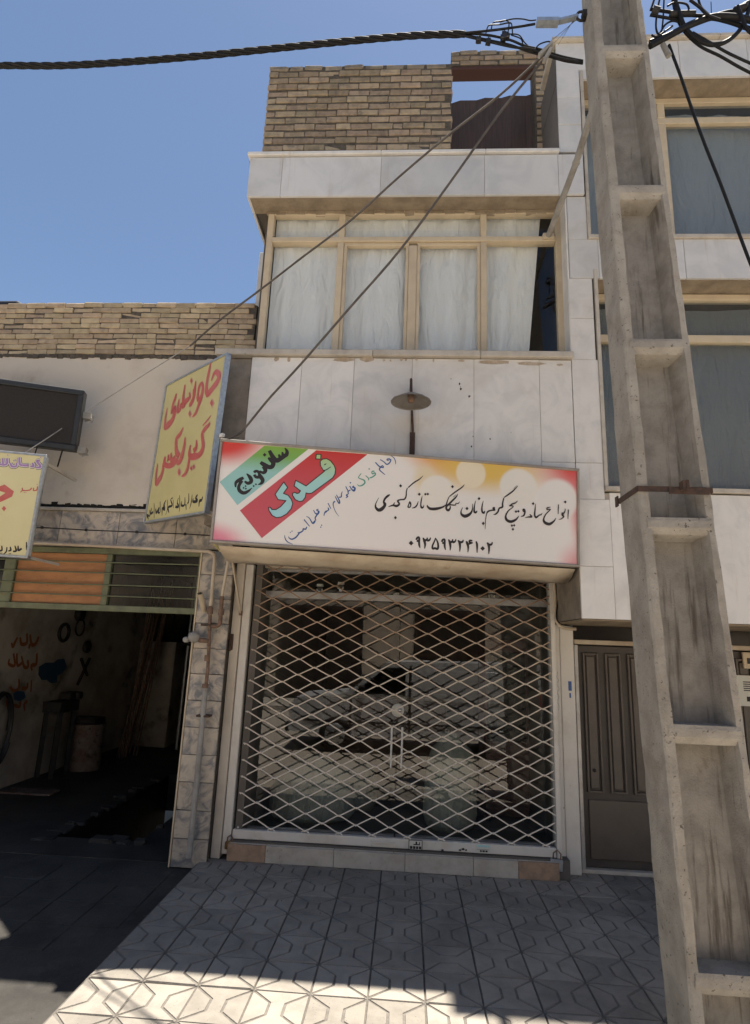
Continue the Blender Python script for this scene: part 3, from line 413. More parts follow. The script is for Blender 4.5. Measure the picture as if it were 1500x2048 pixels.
tag(cu[0], 'white curtain behind the left half of the cream framed bay window', 'curtain'); tag(cu[1], 'white curtain drawn aside at its right edge behind the cream framed bay window', 'curtain')
del cu[0]['group'], cu[1]['group']
# brick wall on the roof
def bricks(parent, x0, x1, y, zs, L, Hh, mat, seed, depth=.1, gap=.012, meshes=None, skip=None, top=None, wav=None):
    rd = random.Random(seed)
    if meshes is None:
        st = random.getstate(); random.seed(seed); meshes = {}
        for key, ln in (('f', L - gap), ('h', L * .47 - gap), ('q', L * .72 - gap)):
            meshes[key] = [MB().cbox(0, ln, 0, depth, 0, Hh, .006, .0035).mesh('brick', mat) for _ in range(5)]
        random.setstate(st)
    for ci, z in enumerate(zs):
        x = x0 + (0 if ci % 2 else -L * .5 * rd.uniform(.6, 1)); first = True
        while x < x1 - .02:
            key = 'f' if rd.random() > .1 else rd.choice('hq'); ln = {'f': L, 'h': L * .47, 'q': L * .72}[key]
            if x < x0: x = x0; key = 'h'; ln = L * .47
            if x + ln > x1 + .02:
                rem = x1 - x
                if rem < L * .4: break
                key = 'h' if rem < L * .7 else 'q'; ln = {'h': L * .47, 'q': L * .72}[key]
            if not (skip and skip(x, z)):
                me = rd.choice(meshes[key])
                o = link('brick', me, parent, (x, y + rd.uniform(-.008, .008), z + rd.uniform(-.0015, .0015) + (wav(x) if wav else 0))); o.rotation_euler = (rd.uniform(-.02, .02), rd.uniform(-.006, .006), rd.uniform(-.012, .012))
                if top and ci == len(zs) - 1: o.data = rd.choice(top[key]); o.rotation_euler.y += rd.uniform(-.03, .03); o.location.z += rd.uniform(-.012, .006)
            x += ln
    return meshes
bw = MB().box(-1.712, .165, -.170, .04, 6.312, 7.64).build('roof_brick_wall', MAT['mortar'], shop)
zs = [6.345 + i * .0835 for i in range(16)]
tops = {k: [MB().cbox(0, l, 0, .1, 0, .055, .009, .005).mesh('brick', MAT['soot_brick']) for _ in range(3)] for k, l in (('f', .192), ('h', .083), ('q', .133))}
bricks(bw, -1.725, .178, -.18, zs, .212, .058, MAT['brick'], 11, .1, .0045, top=tops)
for k in range(7): MB().cbox(-1.79 + k * .045, -1.73 + k * .045, -.33, -.15, 6.312, 6.43 - abs(k - 2) * .012 - random.uniform(0, .03), .02, .012).build('mortar_lump', MAT['mortar'], bw)
bx = MB().box(1.10, 1.32, .259, .45, 6.3, 8.13).box(.19, 1.32, .259, .45, 8.135, 8.325).build('roof_opening_wall', MAT['mortar'], shop)
bricks(bx, 1.115, 1.325, .25, [6.32 + i * .087 for i in range(21)], .213, .060, MAT['brick'], 13, .1, .012)
bricks(bx, .19, 1.33, .25, [8.14 + i * .069 for i in range(3)], .215, .054, MAT['brick'], 14, .1, .012, top=tops)
MB().cbox(.20, 1.11, .265, .41, 8.09, 8.134, .004).build('lintel', MAT['darkred'], bx)
mb = MB(); n = 12
for i in range(n + 1):
    x = .12 + 1.1 * i / n; zt = 7.77 + .12 * (i / n) ** .7
    mb.v += [(x,   .40 + .012 * math.sin(i * 2.1), 6.3), (x, .40 + .012 * math.sin(i * 2.1), zt)]
mb.f = [(2 * i, 2 * i + 2, 2 * i + 3, 2 * i + 1) for i in range(n)]; mb.sm = [False] * n
bs = mb.build('brown_sheet', MAT['brownsheet']); tag(bs, 'dark brown sheet closing the lower part of the roof wall opening', 'panel'); md = bs.modifiers.new('t', 'SOLIDIFY'); md.thickness = .012
# shop front
front = thing('glass_shopfront', 'aluminium and glass shop front with double doors behind the diamond grille', 'shop front', (-.2, .55, .15))
def lb(x0, x1, y0, y1, z0, z1, mat, nm, par, c=.003): 
    o = MB().cbox(x0, x1, y0, y1, z0, z1, c).build(nm, MAT[mat]); o.parent = par; o.matrix_parent_inverse = par.matrix_world.inverted() if par.parent is None else Matrix(); return o
bpy.context.view_layer.update()
for (x0, x1, z0, z1) in ((-1.60, -1.53, .15, 2.5), (1.15, 1.20, .15, 2.5), (-1.53, 1.15, 2.19, 2.255), (-1.53, 1.15, 2.44, 2.5), (-1.53, -.215, .15, .19), (-.2, 1.15, .15, .19)): lb(x0, x1, .53, .58, z0, z1, 'alu', 'frame_bar', front)
lb(-1.585, -1.565, .515, .529, .16, 2.49, 'galv', 'frame_trim', front)
def sheet(x0, x1, y, z0, z1, mat, nm, par): o = MB().add([(x0, y, z0), (x1, y, z0), (x1, y, z1), (x0, y, z1)], [(0, 1, 2, 3)]).build(nm, MAT[mat]); o.parent = par; o.matrix_parent_inverse = par.matrix_world.inverted(); return o
for (x0, x1, z0, z1) in ((-1.53, 1.15, 2.256, 2.439), (-1.53, -.95, .191, 2.189), (.52, 1.15, .191, 2.189)): sheet(x0, x1, .556, z0, z1, 'shopglass', 'pane', front)
for (x0, x1) in ((-.947, -.213), (-.207, .517)):
    d = sheet(x0, x1, .555, .195, 2.185, 'shopglass', 'glass_door', front); hx = -.258 if x0 < -.5 else -.165
    h = MB().tube([(hx, .50, .74), (hx, .50, 1.08)], .009, 8).tube([(hx, .50, .78), (hx, .55, .78)], .006, 6).tube([(hx, .50, 1.04), (hx, .55, 1.04)], .006, 6).build('handle', MAT['zincwhite']); h.parent = front; h.matrix_parent_inverse = front.matrix_world.inverted()
k = MB().lathe([(0, 0), (.058, 0), (.058, .012), (0, .014)], 24, (-.21, .535, 1.22), ax='y').build('lock_plate', MAT['paper']); k.parent = front; k.matrix_parent_inverse = front.matrix_world.inverted()
k = MB().lathe([(0, 0), (.016, 0), (.016, .012), (0, .012)], 16, (-.19, .522, 1.22), ax='y').build('lock_cylinder', MAT['chrome']); k.parent = front; k.matrix_parent_inverse = front.matrix_world.inverted()
struct(MB().box(-1.58, 1.22, .3, 5, 0.0, .145).build('shop_floor', MAT['interior']))
MB().box(-1.56, 1.2, .62, 5, 2.52, 2.6).build('ceiling', MAT['interior'], shop)
# threshold
th = thing('shop_threshold', 'low stone step under the grille with a brown stone at each end', 'step', (-.2, .3, 0))
TZ = .128
for a, b, mt in ((-1.59, -1.27, 'pinkstone'), (-1.267, -.70, 'thresh'), (-.697, -.115, 'thresh'), (-.112, .44, 'thresh'), (.443, .80, 'thresh'), (.803, 1.125, 'pinkstone')):
    lb(a, b, .265, .29, 0.0, TZ, mt, 'riser_stone', th); lb(a, b, .2905, .55, TZ - .03, TZ + .004, 'thresh', 'tread_stone', th)
# folding grille
gr = thing('folding_grille', 'closed diamond lattice security grille, rusty at the top and cream below', 'grille', (-.2, .36, .15))
def gchild(mb, nm, mat, par=gr): o = mb.build(nm, mat); o.parent = par; o.matrix_parent_inverse = gr.matrix_world.inverted() if par is gr else Matrix(); return o
GX0, GX1, GZ0, GZ1, DW, DH = -1.565, 1.125, .235, 2.52, .2865, .1335
gchild(MB().cbox(-1.575, 1.12, .33, .375, .15, .222, .004), 'bottom_rail', MAT['white_metal'])
gchild(MB().cbox(-1.655, -1.585, .325, .42, .03, 2.475, .004), 'side_rail', MAT['white_metal']); gchild(MB().cbox(1.128, 1.168, .335, .42, .03, 2.475, .004), 'side_rail', MAT['white_metal'])
gchild(MB().cbox(-1.58, 1.13, .42, .5, 2.46, 2.60, .006), 'top_box', MAT['hood'])
def zig(sgn, k0):
    pts = []; Yo = .352 + sgn * .0045; N_ = 60
    # straight run through nodes: x = GX0 + (i)*DW/2, z = z0 + sgn*i*DH/2
    for i in range(0, 21):
        x = GX0 + .03 + i * DW / 2; z = k0 + sgn * i * DH / 2
        for du, dz in ((-.10, -.045), (.10, .045)):
            xx = x + du * DW / 2; zz = z + sgn * (dz) * DH / 2
            pts.append((xx + math.sin(i * 7.3 + k0 * 31) * .0018, Yo, zz + math.sin(i * 3.1 + k0 * 17 + sgn) * .0022))
    out = []
    for a, b in zip(pts[:-1], pts[1:]):
        def inside(p): return GX0 - .02 <= p[0] <= GX1 and GZ0 - .012 <= p[2] <= GZ1
        ia, ib = inside(a), inside(b)
        if ia and not out: out.append(a)
        if ia and ib: out.append(b)
        elif ia != ib:
            lo, hi = (a, b) if ia else (b, a); l = 0.0; h = 1.0
            for _ in range(12):
                m_ = (l + h) / 2; q = tuple(lo[t] + (hi[t] - lo[t]) * m_ for t in range(3))
                if inside(q): l = m_
                else: h = m_
            q = tuple(lo[t] + (hi[t] - lo[t]) * l for t in range(3))
            if ia: out.append(q); break
            else: out = [q, b]
    return out
import itertools
for k in range(-40, 60):
    for sgn in (1, -1):
        p = zig(sgn, GZ0 - .0 + k * DH)
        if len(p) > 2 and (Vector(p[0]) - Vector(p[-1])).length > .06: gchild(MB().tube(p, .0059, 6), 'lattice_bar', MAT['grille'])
rv = MB()
for i in range(20):
    for k in range(0, 40):
        if (i + k) % 2 == 0:
            x, z = GX0 + .03 + i * DW / 2, GZ0 + k * DH / 2
            if x < GX1 and z < GZ1: rv.lathe([(0, -.012), (.0085, -.012), (.0085, .008), (0, .008)], 8, (x, .352, z), ax='y')
o = gchild(rv, 'rivet', MAT['grille']); o['kind'] = 'stuff'
gchild(MB().tube([(-.40, .325, .196), (-.385, .318, .193), (-.30, .315, .190), (-.215, .318, .189), (-.20, .325, .191)], .006, 6), 'pull_handle', MAT['white_metal'])
# padlocks, stickers
def padlock(c, nm, label, w_, h_, mat, ang):
    t = thing(nm, label, 'padlock', c); t.rotation_euler.y = ang
    MB().cbox(-w_ / 2, w_ / 2, -.014, .014, -h_, 0, .005).build('body', MAT[mat], t)
    MB().tube([(-w_ * .3, 0, -.005), (-w_ * .3, 0, h_ * .5), (0, 0, h_ * .8), (w_ * .3, 0, h_ * .5), (w_ * .3, 0, -.005)], .006, 8).build('shackle', MAT['rustpipe'], t); return t
padlock((-1.585, .305, .135), 'padlock', 'small brass padlock hanging at the left end of the grille', .07, .06, 'brass', .05)
padlock((1.115, .30, .15), 'padlock', 'large steel padlock hanging at the right end of the grille', .10, .085, 'galv', .1)
def sticker(px, py, w_, h_, Y, label, lines, mat='paper', nm='sticker'):
    c = P(px, py, Y); t = thing(nm, label, 'sticker', c); MB().box(-w_ / 2, w_ / 2, 0, .0008, -h_ / 2, h_ / 2).build('paper', MAT[mat], t)
    mb = MB()
    for (x0, x1, z0, z1) in lines: mb.box(x0 * w_ - w_ / 2, x1 * w_ - w_ / 2, -.0012, -.0004, z0 * h_ - h_ / 2, z1 * h_ - h_ / 2)
    mb.build('print', MAT['ink'], t); return t
sticker(831, 1690, .115, .075, .329, 'black bordered white sticker on the bottom rail of the grille', [(0, 1, 0, .06), (0, .05, 0, 1), (.95, 1, 0, 1), (0, 1, .94, 1), (.1, .28, .1, .38), (.32, .5, .1, .38), (.54, .7, .1, .38), (.74, .92, .1, .38), (.35, .8, .5, .6), (.5, .62, .5, .85), (.75, .82, .5, .8)])
sticker(966, 1698, .125, .065, .329, 'pale yellow sticker with a faded blue heading on the bottom rail', [(.3, .42, .15, .35), (.46, .62, .15, .35), (.66, .8, .15, .35), (.1, .9, .42, .45)])
o = MB().box(-.05, .05, -.0013, -.0005, .014, .028).build('heading', MAT['skyblue'], [c for c in COL.objects if c.name.startswith('sticker')][-1])
mb = MB()
for (x, y, s_) in ((885, 1700, .012), (920, 1700, .012), (926, 1698, .014), (932, 1700, .010)):
    c = P(x, y, .329); mb.add([(c.x + s_ * a, .3292, c.z + s_ * b) for a, b in ((-.9, -.6), (.8, -.7), (.9, .1), (.3, .7), (-.3, .3), (-.8, .5))], [(0, 1, 2, 3, 4, 5)])
gchild(mb, 'ink_mark', MAT['ink'])
# inside the shop
def sack(c, w_, d_, h_, seed, label, neck=True):
    rd = random.Random(seed); mb = MB(); prof = [(.05, 0), (.46, .01), (.52, .12), (.5, .4), (.47, .65), (.38, .82), (.2, .92), (.12, 1.0), (.02, 1.02)] if neck else [(.05, 0), (.48, .02), (.52, .2), (.5, .6), (.42, .85), (.2, .97), (.02, 1.0)]
    n = 22
    for r_, z_ in prof:
        for k_ in range(n):
            t = 6.283 * k_ / n; q = 1 + .10 * math.sin(3 * t + seed) * z_ + rd.uniform(-.03, .03); mb.v.append((r_ * w_ * math.cos(t) * q, r_ * d_ * math.sin(t) * q, z_ * h_ + .02 * math.sin(2 * t + seed) * h_))
    m_ = len(prof); mb.f = [(i * n + k_, i * n + (k_ + 1) % n, (i + 1) * n + (k_ + 1) % n, (i + 1) * n + k_) for i in range(m_ - 1) for k_ in range(n)]; mb.sm = [True] * len(mb.f)
    o = mb.build('sack', MAT['sackm'], None, c); return tag(o, label, 'sack')
sack((-1.02, 1.1, .145), .8, .6, .55, 3, 'wide pale woven sack slumped behind the glass at the left')
sack((.30, 1.05, .145), .5, .45, .82, 8, 'tall tied woven sack behind the right glass door')
sack((-.72, 1.55, .145), .6, .5, .45, 12, 'low pale sack lying behind the wide sack at the left', False)
cb = thing('maroon_reflection_standin', 'tall maroon cabinet added in the shop for a maroon shape mirrored in the glass', 'cabinet', (.88, 1.5, .145))  # added block standing in for a maroon shape reflected by the shop glass
MB().cbox(-.22, .22, -.25, .25, .06, 1.75, .01).build('body', MAT['maroon'], cb); MB().cbox(-.19, .19, -.27, -.252, .75, 1.62, .004).build('door', MAT['vanglass'], cb)
for s_ in (-.18, .18): MB().box(s_ - .02, s_ + .02, -.2, .2, 0, .06).build('foot', MAT['iron'], cb)
cn = thing('shop_counter', 'dark counter at the back of the shop', 'counter', (-.4, 3.4, .145)); MB().cbox(-.8, .8, -.3, .3, 0, .95, .01).build('body', MAT['gate'], cn); MB().cbox(-.85, .85, -.35, .35, .951, .99, .006).build('top', MAT['thresh'], cn)
for i, (x, z, lbx) in enumerate(((640, 1172, 'leftmost white spot lamp clipped on the shop front transom'), (682, 1168, 'second white spot lamp from the left on the shop front transom'), (792, 1190, 'white spot lamp above the meeting of the glass doors'), (983, 1185, 'rightmost white spot lamp on the shop front transom'))):
    c = P(x, z, .62); t = thing('spot_lamp', lbx, 'lamp', c, 'spot lamps on the transom'); MB().cbox(-.03, .03, -.02, .03, -.05, .02, .005).build('box', MAT['zincwhite'], t); MB().lathe([(.02, 0), (.045, .07), (.04, .07), (.015, .01)], 16, (.0, .01, -.06 - .02), ax='z').build('reflector', MAT['chrome'], t)

# grit lying on the tiles and driveway
gm = MB(); rd = random.Random(31)
for _ in range(170):
    if rd.random() < .55: x, y, zb_ = rd.uniform(-1.75, 1.3), .262 - abs(rd.gauss(0, .35)), .001
    else: x, y = rd.uniform(-3.6, -1.85), rd.uniform(-1.9, .15); zb_ = -.055 - (.3 - y) * .0224 + .006
    r_ = rd.uniform(.002, .0065); a = rd.uniform(0, 6.28)
    gm.add([(x + r_ * math.cos(a + t), y + r_ * math.sin(a + t) * rd.uniform(.6, 1.2), zb_ - .002) for t in (0, 1.6, 3.1, 4.7)] + [(x, y, zb_ + r_ * rd.uniform(.5, 1))], [(0, 1, 4), (1, 2, 4), (2, 3, 4), (3, 0, 4)])
gt = gm.build('grit', MAT['mortar']); gt['kind'] = 'stuff'; gt['label'] = 'small dark grit and dust crumbs scattered on the tiles'; gt['category'] = 'grit'

# ---------------------------------------------------------------- workshop building on the left
ws = thing('workshop_building', 'low workshop with a yellow brick top, stained plaster wall and open dark garage', 'building')
YL = .2
MB().box(-6.6, -1.76, .2, .4, 2.975, 4.50).build('plaster_wall', MAT['plaster'], ws)
MB().box(-6.6, -1.74, .23, .4, 4.505, 5.10).box(-6.6, -1.76, .4, 8, 4.3, 4.48).build('parapet_core', MAT['mortar'], ws)
bb = MB().box(-6.6, -1.745, .2075, .24, 4.51, 5.098).build('brick_band', MAT['mortar'], ws)
bricks(bb, -5.6, -1.735, .2, [4.535 + i * .0585 for i in range(10)], .205, .0505, MAT['brick_y'], 21, .1, .004, wav=lambda x: -.012 * math.sin((x + 1.7) * 1.1) - .012 * (x + 1.7) / -2.8)
mb = MB()
for i in range(60):
    x = -5.6 + i * .064; mb.cbox(x, x + .068, .192, .23, 4.495 + random.uniform(-.016, .004), 4.53, .006, .006)
mb.build('mortar_edge', MAT['mortar'], ws)
mb = MB()
for i in range(60):
    x = -5.6 + i * .064; mb.cbox(x, x + .068, .196, .24, 2.945 + random.uniform(-.006, .003), 2.985 + random.uniform(-.012, .012), .006, .006)
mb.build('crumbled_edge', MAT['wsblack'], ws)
MB().cbox(-6.6, -1.76, .17, .25, 2.915, 2.943, .004).build('trim', MAT['thresh'], ws)
xs = [-5.7, -5.1, -4.55, -3.98, -3.43, -2.86, -2.31, -1.76]
for a, b in zip(xs[:-1], xs[1:]): MB().cbox(a + .002, b - .002, .195, .3, 2.585, 2.913, .003).build('marble_panel', MAT['grey_marble'], ws)
pl = MB().box(-2.022, -1.745, .222, .5, -.05, 2.58).build('pillar', MAT['mortar'], ws)
z = -.05
for i in range(12):
    h_ = .2185 + random.uniform(-.004, .004); xa = -2.035 + .003 * random.uniform(-1, 1)
    MB().cbox(xa, -1.738, .198, .221, z + .002, z + h_ - .002, .003, .0015).build('pillar_tile', MAT['grey_marble'], pl); z += h_
MB().cbox(-2.05, -2.036, .19, .40, -.05, 2.58, .003).build('corner_trim', MAT['cream'], ws)
MB().cbox(-1.737, -1.66, .30, .6, 0, 2.62, .004).build('painted_jamb', MAT['plaster'], ws)
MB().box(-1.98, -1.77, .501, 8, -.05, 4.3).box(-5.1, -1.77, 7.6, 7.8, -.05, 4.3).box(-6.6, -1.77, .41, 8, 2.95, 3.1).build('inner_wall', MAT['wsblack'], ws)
MB().box(-5.1, -4.93, .4, 7.6, -.05, 2.95).build('side_wall', MAT['wsdark'], ws)
MB().box(-6.6, -4.95, .22, .4, -.1, 2.58).build('front_wall', MAT['plaster'], ws)
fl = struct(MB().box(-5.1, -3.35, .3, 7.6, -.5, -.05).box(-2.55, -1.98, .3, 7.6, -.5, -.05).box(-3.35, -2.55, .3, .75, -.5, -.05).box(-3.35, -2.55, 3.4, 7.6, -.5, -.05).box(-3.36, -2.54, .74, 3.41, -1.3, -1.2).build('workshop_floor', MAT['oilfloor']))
MB().box(-3.352, -3.34, .75, 3.4, -1.2, -.06).box(-2.56, -2.548, .75, 3.4, -1.2, -.06).box(-3.35, -2.55, .74, .752, -1.2, -.06).build('pit_wall', MAT['wsblack'], fl)
rd = random.Random(23); mb = MB()
for k in range(34):                                              # broken concrete rim of the inspection pit
    x, y = rd.choice(((rd.uniform(-3.45, -2.5), .72 + rd.uniform(-.05, .05)), (-3.38 + rd.uniform(-.05, .04), rd.uniform(.75, 3.3)), (-2.53 + rd.uniform(-.04, .05), rd.uniform(.75, 3.3))))
    w_ = rd.uniform(.03, .10); mb.cbox(x - w_, x + w_, y - w_ * .7, y + w_ * .7, -.07, -.048 + rd.uniform(.0, .035), .01, .008)
mb.build('pit_rim', MAT['asphalt'], fl)['kind'] = 'stuff'
# transom over the garage opening
tr = thing('garage_transom', 'green iron transom with an orange board, bars and grimy panes over the garage opening', 'window', (-3.5, .3, 2.0))
def tch(mb, nm, mat): o = mb.build(nm, mat); o.parent = tr; o.matrix_parent_inverse = tr.matrix_world.inverted(); return o
gx = [P(x, 1160, .3).x for x in (8, 30, 210, 222)]
tch(MB().cbox(-4.94, -2.052, .27, .33, 2.525, 2.578, .004), 'head_bar', MAT['greenp']); tch(MB().cbox(-4.94, -2.052, .265, .335, 1.995, 2.05, .004), 'bottom_bar', MAT['greenp'])
for a, b in ((gx[0], gx[1]), (gx[2], gx[3]), (-2.09, -2.053), (-4.94, -4.90)): tch(MB().cbox(a, b, .268, .33, 2.051, 2.524, .004), 'post', MAT['greenp'])
tch(MB().cbox(gx[1] + .002, gx[2] - .002, .295, .31, 2.052, 2.523, .003), 'orange_board', MAT['orange'])
[tch(MB().add([(a, .3, 2.051), (b, .3, 2.051), (b, .3, 2.524), (a, .3, 2.524)], [(0, 1, 2, 3)]), 'pane', MAT['garglass']) for a, b in ((gx[3], -2.09), (-4.9, gx[0]))]
for i in range(4): tch(MB().tube([(-4.93, .262, 2.135 + i * .105), (-3.4, .258, 2.13 + i * .105 + .004 * (-1) ** i), (-2.06, .262, 2.132 + i * .105)], .0065, 6), 'rod', MAT['greenp'])
# things inside the workshop
def ring(c, ro, ri, nm, label, cat, mat, par=None):
    n = 20; mb = MB(); pts = [(c[0], c[1] + ro * math.cos(6.283 * k / n), c[2] + ro * math.sin(6.283 * k / n)) for k in range(n + 1)]
    mb.tube(pts, ri, 8); return tag(mb.build(nm, mat), label, cat) if par is None else mb.build(nm, mat, par)
def onwall(x, y, X=-4.93):                                       # point on the workshop's side wall
    d = AX * ((x - 750) / FPX) - AU * ((y - 1024) / FPX) + AF; return CAM + d * ((X - CAM[0]) / d[0])
c = onwall(125, 1265); ring((-4.905, c.y, c.z), .115, .024, 'rubber_ring', 'black rubber ring hanging on the workshop wall above the red writing', 'ring', MAT['black'])
t = thing('belt_pulley', 'dark pulley with a hanging drive belt near the top of the workshop wall', 'pulley', onwall(155, 1228) + Vector((.04, 0, 0)))
MB().lathe([(0, -.03), (.10, -.03), (.085, 0), (.10, .03), (0, .03)], 20, ax='x').build('pulley', MAT['iron'], t); ring((0.03, 0, -.19), .115, .012, 'belt', '', '', MAT['black'], t)
t = thing('steering_wheel_puller', 'small round plate with a crossed iron puller hanging on the workshop wall', 'tool', onwall(168, 1310) + Vector((.03, 0, 0)))
MB().lathe([(0, -.02), (.09, -.02), (.09, .02), (0, .02)], 18, (0, 0, .12), ax='x').build('plate', MAT['iron'], t); MB().bar((0, -.12, -.05), (0, .12, -.3), .03, .03).bar((0, .12, -.05), (0, -.12, -.42), .03, .03).build('arms', MAT['iron'], t)
dc = PZ(158, 1535, -.05); t = thing('oil_drum', 'dented oil drum with peeling pale paint on the workshop floor', 'drum', (-4.58, 3.45, -.05))
prof = [(0, 0), (.2, 0), (.207, .01)]
for k in range(12): prof += [(.2, .03 + k * .047), (.209, .052 + k * .047)]
prof += [(.212, .6), (.2, .61), (.19, .6), (0, .6)]
MB().lathe(prof, 28).build('shell', MAT['drum'], t); MB().cbox(-.15, .16, -.14, .14, .601, .70, .03, .02).build('rag_heap', MAT['iron'], t)
t = thing('bench_vise_stand', 'black iron bench with a vise against the workshop wall', 'workbench', (-4.78, 3.0, -.05))
MB().cbox(-.13, .12, -.2, .25, .80, .94, .01, .006).build('top', MAT['iron'], t)
for a in (-.14, .2):
    for b_ in (-.1, .08): MB().bar((b_, a, 0), (b_, a, .80), .05, .05).build('leg', MAT['iron'], t)
MB().cbox(-.05, .1, .0, .22, .941, 1.05, .02).lathe([(0, -.05), (.05, -.05), (.05, .05), (0, .05)], 14, (.1, .2, 1.0), ax='x').build('vise', MAT['iron'], t)
mb = MB(); rd = random.Random(4)
t = thing('bundle_of_rods', 'bundle of long thin rods leaning against the workshop wall', 'rods', (-4.4, 4.4, -.05))
for k in range(16): MB().tube([(rd.uniform(-.12, .12), rd.uniform(-.2, .1), 0.02), (rd.uniform(-.1, .1) - .05, .7 + rd.uniform(-.35, .35), 2.75 + rd.uniform(-.2, .1))], .012, 5).build('rod', MAT['rustpipe'], t)
t = thing('black_hose', 'black hose looped over the left wall of the workshop', 'hose', onwall(-6, 1400) + Vector((.05, 0, 0)))
mb = MB(); pts = []
for k in range(60):
    a = 6.283 * k / 20; q = 1 + .12 * math.sin(k * .33); pts.append((.02 + .0007 * k, -.02 + -.0 + .2 * q * math.cos(a), -.36 + .40 * q * math.sin(a)))
mb.tube(catmull(pts, 2), .016, 7).build('loop', MAT['black'], t)
t = thing('welding_pipe_stand', 'thin upright steel pipe with a clamp in the middle of the workshop', 'pipe', (-3.95, 5.2, -.05)); MB().tube([(0, 0, 0), (.02, 0, 2.9)], .03, 10).build('pipe', MAT['galv'], t); MB().cbox(-.08, .12, -.06, .06, 1.7, 1.85, .02).build('clamp', MAT['iron'], t)
t = thing('metal_locker', 'grey metal locker standing deep in the workshop', 'locker', (-4.55, 5.6, -.05)); MB().cbox(-.3, .35, -.3, .3, 0, 1.75, .01).build('body', MAT['wsdark'], t); MB().cbox(-.28, .33, -.315, -.301, .05, 1.7, .004).build('door', MAT['wsdark'], t)
t = tag(MB().cbox(-.18, .3, -.2, .2, 0, .19, .02, .012).build('pale_block', MAT['drum'], None, (-2.95, 3.75, -.05)), 'pale worn stone block at the far edge of the inspection pit', 'block')
t = tag(MB().cbox(-.3, .3, -.12, .12, 0, .02, .004).build('board', MAT['drum'], None, (-4.5, 2.15, -.05)), 'thin pale board lying on the workshop floor by the wall', 'board')
wl = ws
lettering(TXT['wall'], MAT['orangered'], wl, .0, 'wall_writing', axis='yz', wk=1.35)
o = [x for x in wl.children if x.name.startswith('wall_writing')][0]; o.location = (-4.928, 3.0, 1.5)
for nm in ('blob1', 'blob2'):
    q = TXT[nm]; MB().add([(0, q[i] / 1000, q[i + 1] / 1000) for i in range(0, len(q), 2)], [tuple(range(len(q) // 2))]).build('blue_paint_patch', MAT['bluepaint'], ws, (-4.9265 + (.001 if nm == 'blob2' else 0), 3.0, 1.5))
# roofing roll on the parapet
t = tag(MB().tube([(-5.6, .3, 5.10), (-5.0, .28, 5.12), (-4.31, .26, 5.115), (-4.24, .26, 5.09)], [.045, .05, .05, .03], 12).build('roofing_roll', MAT['black']), 'dark roll lying on top of the yellow brick parapet at far left', 'roll')

# ---------------------------------------------------------------- marble building on the right
rb = thing('marble_building', 'three storey white marble building behind the concrete pole', 'building')
MB().box(1.375, 5.2, YB + .03, 6, 2.06, 3.05).box(1.375, 5.2, YB + .03, 6, 5.0, 5.36).box(1.16, 5.2, YB + .03, 6, 7.16, 7.55).box(1.165, 1.37, YB + .03, 6, 6.32, 7.16).box(1.20, 1.375, YB + .03, .6, 2.06, 4.18).box(1.37, 1.40, YB + .03, 6, 5.36, 7.16).box(1.376, 1.41, YB + .03, 6, 3.05, 5.0).box(1.30, 5.2, 3, 3.1, 0, 7.2).box(5.1, 5.2, YB + .03, 6, 0, 7.2).box(1.3, 5.2, .62, .75, 0, 2.06).build('wall', MAT['interior'], rb)
for (a, b, z0, z1) in ((1.2, 5.19, 2.05, 3.045), (1.2, 1.405, 3.0, 4.2), (1.2, 1.39, 4.2, 4.98), (1.21, 5.19, 4.995, 5.375), (1.21, 1.37, 5.37, 5.825), (1.165, 1.365, 6.32, 7.3), (1.165, 5.19, 7.27, 7.58), (1.56, 5.19, 7.155, 7.3)): MB().box(a, b, YB + .006, YB + .024, z0, z1).build('joint_backing', MAT['joint'], rb)
def rp(a, b, z0, z1, mat='marble_low', y0=YB, y1=YB + .025):
    dy = random.uniform(-.002, .002); y0 += dy; y1 += .0005
    MB().cbox(a + .0015, b - .0015, y0, y1, z0 + .0015, z1 - .0015, .002).build('marble_panel', MAT[mat], rb)
for a, b, z0, z1 in ((1.19, 1.41, 2.99, 3.295), (1.19, 1.445, 2.45, 2.99), (1.19, 1.445, 2.045, 2.45), (1.445, 2.0, 2.045, 3.05), (2.0, 2.62, 2.045, 3.05), (2.62, 3.2, 2.045, 3.05), (3.2, 3.8, 2.045, 3.05), (3.8, 4.5, 2.045, 3.05), (4.5, 5.2, 2.045, 3.05), (1.19, 1.41, 3.295, 4.21), (1.19, 1.395, 4.21, 4.60), (1.19, 1.395, 4.60, 4.99)): rp(a, b, z0, z1)
for a, b, z0, z1 in ((1.205, 1.46, 4.99, 5.38), (1.205, 1.375, 5.38, 5.83), (1.46, 2.2, 4.99, 5.38), (2.2, 2.9, 4.99, 5.38), (2.9, 3.6, 4.99, 5.38), (3.6, 4.4, 4.99, 5.38), (4.4, 5.2, 4.99, 5.38), (3.6, 4.4, 7.15, 7.585), (4.4, 5.2, 7.15, 7.585), (1.16, 1.37, 6.315, 6.62), (1.16, 1.37, 6.62, 6.93), (1.16, 1.37, 6.93, 7.26), (1.16, 1.55, 7.26, 7.585), (1.55, 2.32, 7.15, 7.585), (2.32, 2.95, 7.15, 7.585), (2.95, 3.6, 7.15, 7.585)): rp(a, b, z0, z1, 'marble', YB - .002, YB + .023)
rp(1.37, 1.55, 7.15, 7.26, 'marble')
for a, b in ((1.12, 1.9), (1.903, 2.7), (2.703, 3.6), (3.603, 5.2)): MB().cbox(a, b, YB - .04, .1, 7.588, 7.625, .005).build('coping_slab', MAT['thresh'], rb)
MB().box(1.188, 1.20, YB + .026, .44, 2.048, 4.18).build('side_face', MAT['plaster_raw'], rb)
